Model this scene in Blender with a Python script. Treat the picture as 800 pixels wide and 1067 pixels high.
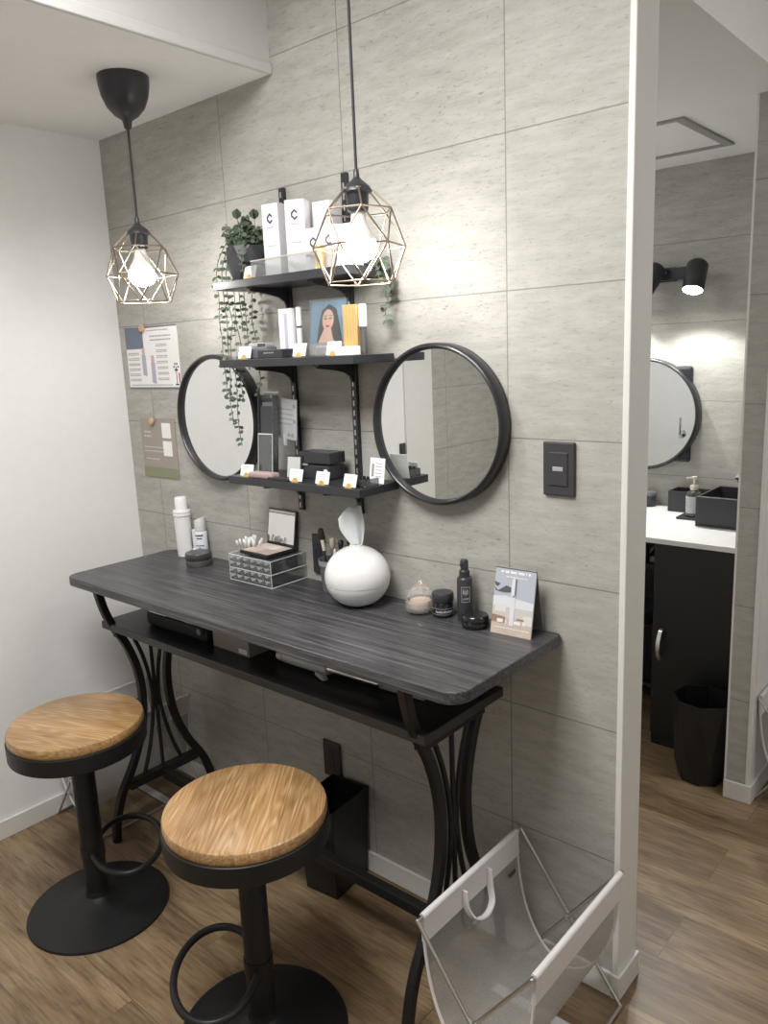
import bpy, bmesh, math, random
from mathutils import Vector, Matrix, Euler
random.seed(7)
for o in list(bpy.data.objects): bpy.data.objects.remove(o, do_unlink=True)
SC = bpy.context.scene
COL = SC.collection
PI = math.pi
def R(d): return math.radians(d)

# ------------------------------------------------------------------ camera
cam = bpy.data.cameras.new('camera'); camo = bpy.data.objects.new('camera', cam); COL.objects.link(camo)
cam.sensor_fit = 'HORIZONTAL'; cam.sensor_width = 36.0; cam.lens = 820.3/800*36.0
cam.clip_start = .02
YAW, PIT, ROL = R(-41.157), R(-11.590), R(-2.447)
fw = Vector((math.sin(YAW)*math.cos(PIT), math.cos(YAW)*math.cos(PIT), math.sin(PIT)))
rt = Vector((math.cos(YAW), -math.sin(YAW), 0)); up = rt.cross(fw)
r2 = math.cos(ROL)*rt + math.sin(ROL)*up; u2 = -math.sin(ROL)*rt + math.cos(ROL)*up
mw = Matrix((r2, u2, -fw)).transposed().to_4x4(); mw.translation = Vector((2.472, -1.5, 1.4945))
camo.matrix_world = mw
SC.camera = camo

# ------------------------------------------------------------------ world, lights, exposure
w = bpy.data.worlds.new('world'); SC.world = w; w.use_nodes = True
w.node_tree.nodes['Background'].inputs[0].default_value = (.9, .95, 1, 1)
w.node_tree.nodes['Background'].inputs[1].default_value = .25
SC.view_settings.view_transform = 'Standard'; SC.view_settings.look = 'None'
SC.view_settings.gamma = 1; SC.view_settings.use_curve_mapping = False
SC.view_settings.exposure = 0.84
def area(name, loc, size, power, color=(1, .985, .96), rot=(0, 0, 0)):
    l = bpy.data.lights.new(name, 'AREA'); l.energy = power; l.color = color; l.shape = 'RECTANGLE'
    l.size, l.size_y = size
    o = bpy.data.objects.new(name, l); COL.objects.link(o); o.location = loc; o.rotation_euler = rot
    return o
area('ceiling_panel_light', (1.45, -1.25, 2.49), (.8, .8), 26)
area('corridor_panel_light', (3.1, .5, 2.49), (.6, .9), 8)
area('washroom_fill_light', (.75, .95, 2.145), (.4, .4), 2.0)  # unseen fill added to brighten the washroom, no fitting modelled
BULB = 66.0          # emission strength of the pendant bulbs
SPOTW = 12.0         # washroom spot lamps, watts

# ------------------------------------------------------------------ materials
MATS = {}
def mat(name, col=(.5, .5, .5), rough=.5, metal=0, spec=.5, emit=None, es=0, bump=0, bscale=200, var=0, vscale=30, coat=0):
    m = bpy.data.materials.new(name); m.use_nodes = True
    nt = m.node_tree; b = nt.nodes['Principled BSDF']
    b.inputs['Base Color'].default_value = (*col, 1); b.inputs['Roughness'].default_value = rough
    b.inputs['Metallic'].default_value = metal; b.inputs['Specular IOR Level'].default_value = spec
    if coat: b.inputs['Coat Weight'].default_value = coat; b.inputs['Coat Roughness'].default_value = .1
    if emit: b.inputs['Emission Color'].default_value = (*emit, 1); b.inputs['Emission Strength'].default_value = es
    tc = nt.nodes.new('ShaderNodeTexCoord')
    n = nt.nodes.new('ShaderNodeTexNoise'); n.inputs['Scale'].default_value = vscale; n.inputs['Detail'].default_value = 4
    nt.links.new(tc.outputs['Object'], n.inputs['Vector'])
    v = var if var else .03
    mr = nt.nodes.new('ShaderNodeMapRange'); mr.inputs[3].default_value = 1-v; mr.inputs[4].default_value = 1+v
    nt.links.new(n.outputs['Fac'], mr.inputs[0])
    mx = nt.nodes.new('ShaderNodeVectorMath'); mx.operation = 'SCALE'; mx.inputs[0].default_value = col
    nt.links.new(mr.outputs[0], mx.inputs['Scale']); nt.links.new(mx.outputs[0], b.inputs['Base Color'])
    if bump:
        n2 = nt.nodes.new('ShaderNodeTexNoise'); n2.inputs['Scale'].default_value = bscale
        nt.links.new(tc.outputs['Object'], n2.inputs['Vector'])
        bp = nt.nodes.new('ShaderNodeBump'); bp.inputs['Strength'].default_value = bump; bp.inputs['Distance'].default_value = .002
        nt.links.new(n2.outputs['Fac'], bp.inputs['Height']); nt.links.new(bp.outputs[0], b.inputs['Normal'])
    MATS[name] = m
    return m
def ramp(nt, stops):
    r = nt.nodes.new('ShaderNodeValToRGB'); e = r.color_ramp.elements
    while len(e) < len(stops): e.new(.5)
    for i, (p, c) in enumerate(stops):
        e[i].position = p; e[i].color = (*c, 1) if len(c) == 3 else c
    return r
def math_(nt, op, a, b=None, c=None):
    n = nt.nodes.new('ShaderNodeMath'); n.operation = op
    for i, v in enumerate((a, b, c)):
        if v is None: continue
        if isinstance(v, (int, float)): n.inputs[i].default_value = v
        else: nt.links.new(v, n.inputs[i])
    return n.outputs[0]
def mixc(nt, fac, a, b, mode='MIX'):
    n = nt.nodes.new('ShaderNodeMix'); n.data_type = 'RGBA'; n.blend_type = mode
    for s, v in ((n.inputs[0], fac), (n.inputs[6], a), (n.inputs[7], b)):
        if isinstance(v, (int, float)): s.default_value = v
        elif isinstance(v, tuple): s.default_value = (*v, 1) if len(v) == 3 else v
        else: nt.links.new(v, s)
    return n.outputs[2]
def tile_mat(name, axis, u0, z0, tw=.46, th=.3155):
    m = bpy.data.materials.new(name); m.use_nodes = True; nt = m.node_tree; b = nt.nodes['Principled BSDF']
    tc = nt.nodes.new('ShaderNodeTexCoord'); sp = nt.nodes.new('ShaderNodeSeparateXYZ'); nt.links.new(tc.outputs['Object'], sp.inputs[0])
    def line(s, o, wdt):
        t = math_(nt, 'DIVIDE', math_(nt, 'SUBTRACT', s, o), wdt)
        fr = math_(nt, 'FRACT', math_(nt, 'ADD', t, 100.5))
        d = math_(nt, 'MULTIPLY', math_(nt, 'ABSOLUTE', math_(nt, 'SUBTRACT', fr, .5)), wdt)
        mr = nt.nodes.new('ShaderNodeMapRange'); mr.interpolation_type = 'SMOOTHSTEP'
        mr.inputs[1].default_value = .0006; mr.inputs[2].default_value = .0021; mr.inputs[3].default_value = 1; mr.inputs[4].default_value = 0
        nt.links.new(d, mr.inputs[0]); return mr.outputs[0], math_(nt, 'FLOOR', math_(nt, 'ADD', t, 100))
    l1, c1 = line(sp.outputs[0 if axis == 'x' else 1], u0, tw); l2, c2 = line(sp.outputs[2], z0, th)
    ln = math_(nt, 'MAXIMUM', l1, l2)
    # every tile gets its own piece of stone pattern
    cmb = nt.nodes.new('ShaderNodeCombineXYZ'); nt.links.new(c1, cmb.inputs[0]); nt.links.new(c1, cmb.inputs[1]); nt.links.new(c2, cmb.inputs[2])
    sc = nt.nodes.new('ShaderNodeVectorMath'); sc.operation = 'MULTIPLY_ADD'; sc.inputs[1].default_value = (3.1, 3.1, 5.7)
    nt.links.new(cmb.outputs[0], sc.inputs[0]); nt.links.new(tc.outputs['Object'], sc.inputs[2])
    def noise(scale, det, vs, rough=.6):
        mp = nt.nodes.new('ShaderNodeMapping'); mp.inputs['Scale'].default_value = vs
        nt.links.new(sc.outputs[0], mp.inputs[0])
        n = nt.nodes.new('ShaderNodeTexNoise'); n.inputs['Scale'].default_value = scale; n.inputs['Detail'].default_value = det; n.inputs['Roughness'].default_value = rough
        nt.links.new(mp.outputs[0], n.inputs['Vector']); return n.outputs['Fac']
    n1 = noise(9, 8, (1, 1, 4.5), .68)
    r1 = ramp(nt, [(.3, (.365, .358, .326)), (.5, (.435, .428, .394)), (.7, (.50, .492, .456))]); nt.links.new(n1, r1.inputs[0])
    n2 = noise(42, 5, (1, 1, 5), .7)
    r2_ = ramp(nt, [(.34, (.70, .69, .67)), (.44, (1, 1, 1)), (.62, (1, 1, 1)), (.72, (1.12, 1.12, 1.11))]); nt.links.new(n2, r2_.inputs[0])
    n3 = noise(75, 2, (1, 1, 2.2), .5)
    r3 = ramp(nt, [(.26, (.62, .60, .56)), (.33, (1, 1, 1))]); nt.links.new(n3, r3.inputs[0])
    c = mixc(nt, .8, r1.outputs[0], r2_.outputs[0], 'MULTIPLY'); c = mixc(nt, .8, c, r3.outputs[0], 'MULTIPLY')
    c = mixc(nt, math_(nt, 'MULTIPLY', ln, .62), c, (.13, .125, .11))
    nt.links.new(c, b.inputs['Base Color'])
    b.inputs['Roughness'].default_value = .55; b.inputs['Specular IOR Level'].default_value = .35
    bp = nt.nodes.new('ShaderNodeBump'); bp.inputs['Strength'].default_value = .25; bp.inputs['Distance'].default_value = .002
    h = math_(nt, 'SUBTRACT', math_(nt, 'MULTIPLY', n2, .5), ln)
    nt.links.new(h, bp.inputs['Height']); nt.links.new(bp.outputs[0], b.inputs['Normal'])
    MATS[name] = m; return m
def wood_mat(name, stops, scale=(2, 28, 28), rough=.4, strips=None, coat=0, nscale=3, flame=0, spec=.5):
    """grain along local X; strips = width of the glued boards"""
    m = bpy.data.materials.new(name); m.use_nodes = True; nt = m.node_tree; b = nt.nodes['Principled BSDF']
    tc = nt.nodes.new('ShaderNodeTexCoord'); vec = tc.outputs['Object']
    sp = nt.nodes.new('ShaderNodeSeparateXYZ'); nt.links.new(vec, sp.inputs[0])
    if strips:
        cell = math_(nt, 'FLOOR', math_(nt, 'DIVIDE', math_(nt, 'ADD', sp.outputs[1], 10.013), strips))
        wn = nt.nodes.new('ShaderNodeTexWhiteNoise'); wn.noise_dimensions = '1D'; nt.links.new(cell, wn.inputs['W'])
        ad = nt.nodes.new('ShaderNodeVectorMath'); ad.operation = 'ADD'
        k = nt.nodes.new('ShaderNodeVectorMath'); k.operation = 'SCALE'; k.inputs['Scale'].default_value = 7
        nt.links.new(wn.outputs['Color'], k.inputs[0]); nt.links.new(vec, ad.inputs[0]); nt.links.new(k.outputs[0], ad.inputs[1]); vec = ad.outputs[0]
    mp = nt.nodes.new('ShaderNodeMapping'); mp.inputs['Scale'].default_value = scale; nt.links.new(vec, mp.inputs[0])
    n = nt.nodes.new('ShaderNodeTexNoise'); n.inputs['Scale'].default_value = nscale; n.inputs['Detail'].default_value = 6; n.inputs['Roughness'].default_value = .6; n.inputs['Distortion'].default_value = .6
    nt.links.new(mp.outputs[0], n.inputs['Vector'])
    fac = n.outputs['Fac']
    if flame:
        m2 = nt.nodes.new('ShaderNodeMapping'); m2.inputs['Scale'].default_value = (.8, 6, 6); nt.links.new(vec, m2.inputs[0])
        nf = nt.nodes.new('ShaderNodeTexNoise'); nf.inputs['Scale'].default_value = 2.2; nf.inputs['Detail'].default_value = 2; nt.links.new(m2.outputs[0], nf.inputs['Vector'])
        s = math_(nt, 'SINE', math_(nt, 'MULTIPLY', nf.outputs['Fac'], 95))
        fac = math_(nt, 'ADD', math_(nt, 'MULTIPLY', fac, 1-flame), math_(nt, 'MULTIPLY', math_(nt, 'ADD', math_(nt, 'MULTIPLY', s, .5), .5), flame))
    r = ramp(nt, stops); nt.links.new(fac, r.inputs[0]); c = r.outputs[0]
    if strips:
        mr = nt.nodes.new('ShaderNodeMapRange'); mr.inputs[3].default_value = .82; mr.inputs[4].default_value = 1.18; nt.links.new(wn.outputs['Value'], mr.inputs[0])
        sc = nt.nodes.new('ShaderNodeVectorMath'); sc.operation = 'SCALE'; nt.links.new(c, sc.inputs[0]); nt.links.new(mr.outputs[0], sc.inputs['Scale']); c = sc.outputs[0]
    nt.links.new(c, b.inputs['Base Color']); b.inputs['Roughness'].default_value = rough; b.inputs['Specular IOR Level'].default_value = spec
    if coat: b.inputs['Coat Weight'].default_value = coat; b.inputs['Coat Roughness'].default_value = .25
    bp = nt.nodes.new('ShaderNodeBump'); bp.inputs['Strength'].default_value = .08; bp.inputs['Distance'].default_value = .001
    nt.links.new(fac, bp.inputs['Height']); nt.links.new(bp.outputs[0], b.inputs['Normal'])
    MATS[name] = m; return m
def floor_mat(name):
    m = bpy.data.materials.new(name); m.use_nodes = True; nt = m.node_tree; b = nt.nodes['Principled BSDF']
    tc = nt.nodes.new('ShaderNodeTexCoord')
    br = nt.nodes.new('ShaderNodeTexBrick'); br.offset = .37; br.inputs['Scale'].default_value = 1
    br.inputs['Brick Width'].default_value = .92; br.inputs['Row Height'].default_value = .178
    br.inputs['Mortar Size'].default_value = .0011; br.inputs['Mortar Smooth'].default_value = .3; br.inputs['Bias'].default_value = 0
    br.inputs['Color1'].default_value = (.0, .0, .0, 1); br.inputs['Color2'].default_value = (1, 1, 1, 1); br.inputs['Mortar'].default_value = (.5, .5, .5, 1)
    nt.links.new(tc.outputs['Object'], br.inputs['Vector'])
    off = nt.nodes.new('ShaderNodeVectorMath'); off.operation = 'MULTIPLY_ADD'; off.inputs[1].default_value = (9, 4, 3)
    nt.links.new(br.outputs['Color'], off.inputs[0]); nt.links.new(tc.outputs['Object'], off.inputs[2])
    def nz(scale, vs, det=6, dist=.3):
        mp = nt.nodes.new('ShaderNodeMapping'); mp.inputs['Scale'].default_value = vs; nt.links.new(off.outputs[0], mp.inputs[0])
        n = nt.nodes.new('ShaderNodeTexNoise'); n.inputs['Scale'].default_value = scale; n.inputs['Detail'].default_value = det; n.inputs['Roughness'].default_value = .62; n.inputs['Distortion'].default_value = dist
        nt.links.new(mp.outputs[0], n.inputs['Vector']); return n.outputs['Fac']
    n1 = nz(3, (1, 5, 1), 7, .8)
    r = ramp(nt, [(.28, (.120, .078, .042)), (.46, (.200, .135, .076)), (.60, (.275, .196, .116)), (.8, (.35, .265, .17))]); nt.links.new(n1, r.inputs[0])
    n2 = nz(8, (1, 16, 1), 7)
    r2_ = ramp(nt, [(.34, (.58, .55, .50)), (.48, (1, 1, 1)), (.66, (1.18, 1.18, 1.18))]); nt.links.new(n2, r2_.inputs[0])
    c = mixc(nt, .9, r.outputs[0], r2_.outputs[0], 'MULTIPLY')
    mr = nt.nodes.new('ShaderNodeMapRange'); mr.inputs[3].default_value = .84; mr.inputs[4].default_value = 1.14; nt.links.new(br.outputs['Color'], mr.inputs[0])
    sc = nt.nodes.new('ShaderNodeVectorMath'); sc.operation = 'SCALE'; nt.links.new(c, sc.inputs[0]); nt.links.new(mr.outputs[0], sc.inputs['Scale'])
    c = mixc(nt, math_(nt, 'MULTIPLY', br.outputs['Fac'], .55), sc.outputs[0], (.05, .034, .02))
    nt.links.new(c, b.inputs['Base Color']); b.inputs['Roughness'].default_value = .36; b.inputs['Specular IOR Level'].default_value = .45
    bp = nt.nodes.new('ShaderNodeBump'); bp.inputs['Strength'].default_value = .22; bp.inputs['Distance'].default_value = .0015
    nt.links.new(math_(nt, 'SUBTRACT', n2, br.outputs['Fac']), bp.inputs['Height']); nt.links.new(bp.outputs[0], b.inputs['Normal'])
    MATS[name] = m; return m
def clear_mat(name, tint=(.97, .98, .98), refl=.03, body=.03, col=(.8, .85, .87)):
    m = bpy.data.materials.new(name); m.use_nodes = True; nt = m.node_tree
    for n in list(nt.nodes):
        if n.type != 'OUTPUT_MATERIAL': nt.nodes.remove(n)
    out = [n for n in nt.nodes if n.type == 'OUTPUT_MATERIAL'][0]
    t = nt.nodes.new('ShaderNodeBsdfTransparent'); t.inputs[0].default_value = (*tint, 1)
    g = nt.nodes.new('ShaderNodeBsdfGlossy'); g.inputs['Roughness'].default_value = .06
    d = nt.nodes.new('ShaderNodeBsdfDiffuse'); d.inputs[0].default_value = (*col, 1)
    lw = nt.nodes.new('ShaderNodeLayerWeight'); lw.inputs[0].default_value = .35
    f = math_(nt, 'ADD', math_(nt, 'MULTIPLY', lw.outputs['Fresnel'], .38), refl)
    m1 = nt.nodes.new('ShaderNodeMixShader'); nt.links.new(f, m1.inputs[0]); nt.links.new(t.outputs[0], m1.inputs[1]); nt.links.new(g.outputs[0], m1.inputs[2])
    m2 = nt.nodes.new('ShaderNodeMixShader'); m2.inputs[0].default_value = body; nt.links.new(m1.outputs[0], m2.inputs[1]); nt.links.new(d.outputs[0], m2.inputs[2])
    nt.links.new(m2.outputs[0], out.inputs[0]); MATS[name] = m; return m
def mesh_mat(name, col, cover, tile=.0032):
    m = bpy.data.materials.new(name); m.use_nodes = True; nt = m.node_tree; b = nt.nodes['Principled BSDF']
    out = [n for n in nt.nodes if n.type == 'OUTPUT_MATERIAL'][0]
    b.inputs['Base Color'].default_value = (*col, 1); b.inputs['Roughness'].default_value = .8; b.inputs['Specular IOR Level'].default_value = .2
    t = nt.nodes.new('ShaderNodeBsdfTransparent'); mx = nt.nodes.new('ShaderNodeMixShader')
    tc = nt.nodes.new('ShaderNodeTexCoord'); v = nt.nodes.new('ShaderNodeTexVoronoi'); v.inputs['Scale'].default_value = 1/tile
    nt.links.new(tc.outputs['Object'], v.inputs['Vector'])
    mr = nt.nodes.new('ShaderNodeMapRange'); mr.inputs[1].default_value = .2; mr.inputs[2].default_value = .7; mr.inputs[3].default_value = cover-.08; mr.inputs[4].default_value = cover+.08
    nt.links.new(v.outputs['Distance'], mr.inputs[0]); nt.links.new(mr.outputs[0], mx.inputs[0])
    nt.links.new(t.outputs[0], mx.inputs[1]); nt.links.new(b.outputs[0], mx.inputs[2]); nt.links.new(mx.outputs[0], out.inputs[0])
    MATS[name] = m; return m

WALL0 = (1.537, .0305)
T_X = tile_mat('tile_wall_x', 'x', 1.537, .346)
T_Y = tile_mat('tile_wall_y', 'y', -1.91, .346)
T_B = tile_mat('tile_wall_washroom', 'x', 1.09, .310, .46, .3105)
FLOOR = floor_mat('wood_vinyl')
WHITE = mat('white_paint', (.85, .85, .845), .45, bump=.1, bscale=500, spec=.4)
CEIL = mat('ceiling_white', (.86, .86, .85), .8, bump=.1, bscale=300)
FASC = mat('fascia_shaded_white', (.63, .63, .62), .7)  # white fascia with part of its shade darkened into the colour
TRIM = mat('trim_white', (.76, .755, .73), .42)
BASEB = mat('baseboard_white', (.72, .715, .69), .4)
BLK = mat('black_metal', (.012, .012, .0125), .42, spec=.35, bump=.05, bscale=900)
BLKG = mat('black_gloss', (.015, .015, .017), .16, spec=.55)
BLKP = mat('black_plastic', (.035, .036, .042), .38)
CHAR = mat('charcoal_plate', (.045, .045, .05), .45)
FRAME = mat('mirror_frame_black', (.022, .023, .027), .3, spec=.5)
SHELF = mat('shelf_black', (.030, .031, .037), .33)
MIRR = mat('mirror_glass', (.86, .88, .875), .01, metal=1)
MATS['mirror_glass'].node_tree.nodes['Principled BSDF'].inputs['Roughness'].default_value = .0
TABLE = wood_mat('table_laminate', [(.3, (.020, .020, .022)), (.45, (.042, .042, .045)), (.56, (.072, .072, .077)), (.72, (.165, .165, .175))], (1.3, 60, 60), .36, nscale=3)
SEAT = wood_mat('seat_oak', [(.22, (.20, .10, .036)), (.42, (.345, .195, .078)), (.58, (.44, .27, .122)), (.74, (.60, .43, .25))], (2.4, 75, 75), .34, strips=.068, flame=.15, coat=.25)
WPL = mat('white_plastic', (.82, .82, .82), .3)
WMAT = mat('white_matte', (.84, .84, .845), .55)
CARD = mat('white_card', (.88, .88, .87), .6)
BOXW = mat('white_carton', (.80, .79, .82), .4)
FAB = mat('white_canvas', (.74, .71, .71), .85, bump=.3, bscale=900, spec=.2)
MESHF = mesh_mat('grey_mesh_fabric', (.40, .385, .365), .66)
CHROME = mat('chrome', (.75, .75, .75), .15, metal=1)
STEEL = mat('brushed_steel', (.62, .62, .6), .3, metal=1)
SILV = mat('slot_silver', (.62, .63, .65), .35, metal=.6)
COPPER = mat('antique_gold_wire', (.30, .25, .20), .38, metal=.85)
GOLD = mat('gold', (.72, .50, .20), .3, metal=.55)
GOLDF = mat('gold_foil_card', (.60, .42, .19), .38, metal=.5)
BULBM = mat('lamp_glow', (1, 1, 1), .4, emit=(1, .965, .925), es=BULB)
BULBN = mat('frosted_bulb_neck', (.86, .85, .83), .35)
CORD = mat('black_cord', (.03, .03, .035), .6)
CANOPY = mat('canopy_black', (.034, .036, .044), .35)
CLEAR = clear_mat('clear_acrylic')
CLEARD = clear_mat('smoked_acrylic', (.62, .64, .65), .10, .10, (.30, .31, .32))
GLASSC = clear_mat('cut_glass', (.98, .97, .96), .12, .16, (.95, .93, .9))
RIMC = mat('acrylic_edge', (.62, .66, .67), .2, spec=.8)
LEAF = mat('leaf_green', (.070, .105, .066), .55, var=.35, vscale=60)
LEAFD = mat('leaf_grey_green', (.10, .13, .095), .6, var=.3, vscale=60)
STEM = mat('stem_green', (.10, .12, .07), .6)
SOIL = mat('dark_soil', (.03, .022, .016), .9)
INK = mat('dark_ink', (.06, .06, .08), .6)
INKG = mat('grey_ink', (.32, .32, .34), .6)
INKN = mat('navy_ink', (.06, .08, .16), .6)
INKR = mat('red_ink', (.45, .05, .12), .6)
TISSUE = mat('tissue', (.85, .85, .84), .9)
MATS['tissue'].node_tree.nodes['Principled BSDF'].inputs['Subsurface Weight'].default_value = .2
GREYT = mat('smoky_grey_plastic', (.15, .155, .16), .35)
DARKJ = mat('dark_jar_lid', (.05, .048, .052), .3)
BROWN = mat('taupe_card_box', (.29, .25, .225), .6)
TAUPE = mat('taupe_paper', (.36, .32, .28), .6)
OLIVE = mat('olive_band', (.25, .27, .17), .6)
PEACH = mat('peach_pin', (.62, .38, .24), .5)
PINKB = mat('dusty_pink', (.42, .31, .31), .45)
SLATE = mat('slate_blue_print', (.16, .19, .25), .5)
LAV = mat('lavender_print', (.45, .43, .58), .5)
ROSE = mat('rose_print', (.66, .42, .45), .5)
CTOP = mat('stone_counter', (.74, .74, .735), .35, var=.06, vscale=14)
CABB = mat('cabinet_black', (.012, .0125, .012), .35, spec=.4)
BINB = mat('bin_black', (.010, .010, .010), .4)
TAPE = mat('strip_plastic', (.60, .60, .60), .35)
CREAM = mat('cream_pump', (.72, .68, .58), .4)

# ------------------------------------------------------------------ geometry helpers
class MB:
    def __init__(s): s.bm = bmesh.new()
    def _xf(s, vs, M):
        if M is not None:
            for v in vs: v.co = M @ v.co
        return vs
    def box(s, x0, x1, y0, y1, z0, z1, M=None, taper=None):
        c = [(x0, y0, z0), (x1, y0, z0), (x1, y1, z0), (x0, y1, z0), (x0, y0, z1), (x1, y0, z1), (x1, y1, z1), (x0, y1, z1)]
        v = [s.bm.verts.new(p) for p in c]
        for f in ((3, 2, 1, 0), (4, 5, 6, 7), (0, 1, 5, 4), (1, 2, 6, 5), (2, 3, 7, 6), (3, 0, 4, 7)):
            s.bm.faces.new([v[i] for i in f])
        return s._xf(v, M)
    def prism(s, pts, h0, h1, axis='z', M=None):
        """polygon extruded along an axis: pts are (a,b) in the other two axes"""
        def P(a, b, h): return {'z': (a, b, h), 'y': (a, h, b), 'x': (h, a, b)}[axis]
        A = [s.bm.verts.new(P(a, b, h0)) for a, b in pts]; B = [s.bm.verts.new(P(a, b, h1)) for a, b in pts]
        n = len(pts)
        s.bm.faces.new(A[::-1]); s.bm.faces.new(B)
        for i in range(n): s.bm.faces.new([A[i], A[(i+1) % n], B[(i+1) % n], B[i]])
        return s._xf(A+B, M)
    def lathe(s, prof, n=32, M=None, cap0=True, cap1=True, phase=0):
        rings = []; allv = []
        for (r, z) in prof:
            if r < 1e-6: v = [s.bm.verts.new((0, 0, z))]
            else: v = [s.bm.verts.new((r*math.cos(phase+2*PI*i/n), r*math.sin(phase+2*PI*i/n), z)) for i in range(n)]
            rings.append(v); allv += v
        for a, b in zip(rings, rings[1:]):
            for i in range(n):
                j = (i+1) % n
                if len(a) == 1 and len(b) == 1: continue
                if len(a) == 1: s.bm.faces.new([a[0], b[j], b[i]])
                elif len(b) == 1: s.bm.faces.new([a[i], a[j], b[0]])
                else: s.bm.faces.new([a[i], a[j], b[j], b[i]])
        if cap0 and len(rings[0]) > 1: s.bm.faces.new(rings[0][::-1])
        if cap1 and len(rings[-1]) > 1: s.bm.faces.new(rings[-1])
        return s._xf(allv, M)
    def tube(s, pts, r, n=8, closed=False, M=None, flat=None):
        """round bar through pts; flat=(w,h,side) gives a rectangular section instead"""
        P = [Vector(p) for p in pts]; m = len(P); rings = []; allv = []
        prev = None
        for i in range(m):
            if closed: t = P[(i+1) % m]-P[(i-1) % m]
            else: t = P[min(i+1, m-1)]-P[max(i-1, 0)]
            t.normalize()
            if prev is None:
                ref = Vector(flat[2]) if flat else (Vector((0, 0, 1)) if abs(t.z) < .9 else Vector((1, 0, 0)))
            else: ref = prev
            a = ref - t*ref.dot(t)
            if a.length < 1e-6: a = t.orthogonal()
            a.normalize(); b = t.cross(a); prev = a
            rr = r[i] if isinstance(r, (list, tuple)) else r
            if flat:
                w_, h_ = flat[0]/2, flat[1]/2
                ring = [s.bm.verts.new(P[i]+a*sa*w_+b*sb*h_) for sa, sb in ((1, 1), (-1, 1), (-1, -1), (1, -1))]
            else:
                ring = [s.bm.verts.new(P[i]+a*math.cos(2*PI*k/n)*rr+b*math.sin(2*PI*k/n)*rr) for k in range(n)]
            rings.append(ring); allv += ring
        k = len(rings[0])
        for i in range(m if closed else m-1):
            A, B = rings[i], rings[(i+1) % m]
            for j in range(k): s.bm.faces.new([A[j], A[(j+1) % k], B[(j+1) % k], B[j]])
        if not closed: s.bm.faces.new(rings[0][::-1]); s.bm.faces.new(rings[-1])
        return s._xf(allv, M)
    def disc(s, r, z, n=24, M=None):
        v = [s.bm.verts.new((r*math.cos(2*PI*i/n), r*math.sin(2*PI*i/n), z)) for i in range(n)]
        s.bm.faces.new(v); return s._xf(v, M)
    def sheet(s, grid):
        """thin surface from a grid of points"""
        V = [[s.bm.verts.new(p) for p in row] for row in grid]
        for i in range(len(V)-1):
            for j in range(len(V[0])-1): s.bm.faces.new([V[i][j], V[i][j+1], V[i+1][j+1], V[i+1][j]])
    def build(s, name, m, parent=None, smooth=None, bevel=0, solid=0, segs=2, loc=None, rot=None, subsurf=0):
        me = bpy.data.meshes.new(name); bmesh.ops.recalc_face_normals(s.bm, faces=s.bm.faces); s.bm.to_mesh(me); s.bm.free()
        me.materials.append(m)
        o = bpy.data.objects.new(name, me); COL.objects.link(o)
        if smooth is not None:
            for p in me.polygons: p.use_smooth = True
            me.set_sharp_from_angle(angle=R(smooth))
        if solid:
            md = o.modifiers.new('thick', 'SOLIDIFY'); md.thickness = solid; md.offset = 0
        if bevel:
            md = o.modifiers.new('bevel', 'BEVEL'); md.width = bevel; md.segments = segs; md.limit_method = 'ANGLE'; md.angle_limit = R(40)
        if subsurf:
            md = o.modifiers.new('sub', 'SUBSURF'); md.levels = subsurf; md.render_levels = subsurf
        if parent: o.parent = parent
        if loc: o.location = loc
        if rot: o.rotation_euler = rot
        return o
def T3(x, y, z, rx=0, ry=0, rz=0): return Matrix.Translation((x, y, z)) @ Euler((R(rx), R(ry), R(rz))).to_matrix().to_4x4()
def tag(o, label, cat, group=None):
    o['label'] = label; o['category'] = cat
    if group: o['group'] = group
    return o
def thing(name, label, cat, loc=(0, 0, 0), rz=0, group=None):
    o = bpy.data.objects.new(name, None); o.empty_display_size = .05; COL.objects.link(o)
    o.location = loc; o.rotation_euler = (0, 0, R(rz)); return tag(o, label, cat, group)
def copy_tree(o, parent=None):
    c = o.copy(); COL.objects.link(c)
    if parent: c.parent = parent
    for ch in list(o.children): copy_tree(ch, c)
    return c
def again(o, label, loc, rz=0):
    c = copy_tree(o); c['label'] = label; c.location = loc; c.rotation_euler = (0, 0, R(rz)); return c
def struct(name, mb, m, **k):
    o = mb.build(name, m, **k); o['kind'] = 'structure'; return o
def sbox(name, m, *b, bevel=0):
    q = MB(); q.box(*b); return struct(name, q, m, bevel=bevel)
def smooth_path(ctrl, n=8):
    """Catmull-Rom through control points"""
    P = [Vector(p) for p in ctrl]; P = [P[0]*2-P[1]]+P+[P[-1]*2-P[-2]]; out = []
    for i in range(1, len(P)-2):
        for k in range(n):
            t = k/n; a, b, c, d = P[i-1:i+3]
            out.append(.5*((2*b)+(c-a)*t+(2*a-5*b+4*c-d)*t*t+(3*b-a-3*c+d)*t**3))
    out.append(P[-2]); return out
def bars(mb, x0, x1, z, h, y, n=1, gap=0, M=None):
    """illegible lines of print as short dashes"""
    for i in range(n):
        x = x0; zz = z-i*gap
        while x < x1:
            l = random.uniform(.4, 1.1)*h*3
            mb.box(x, min(x+l, x1), y-.0003, y, zz, zz+h, M); x += l+h*.7

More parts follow.
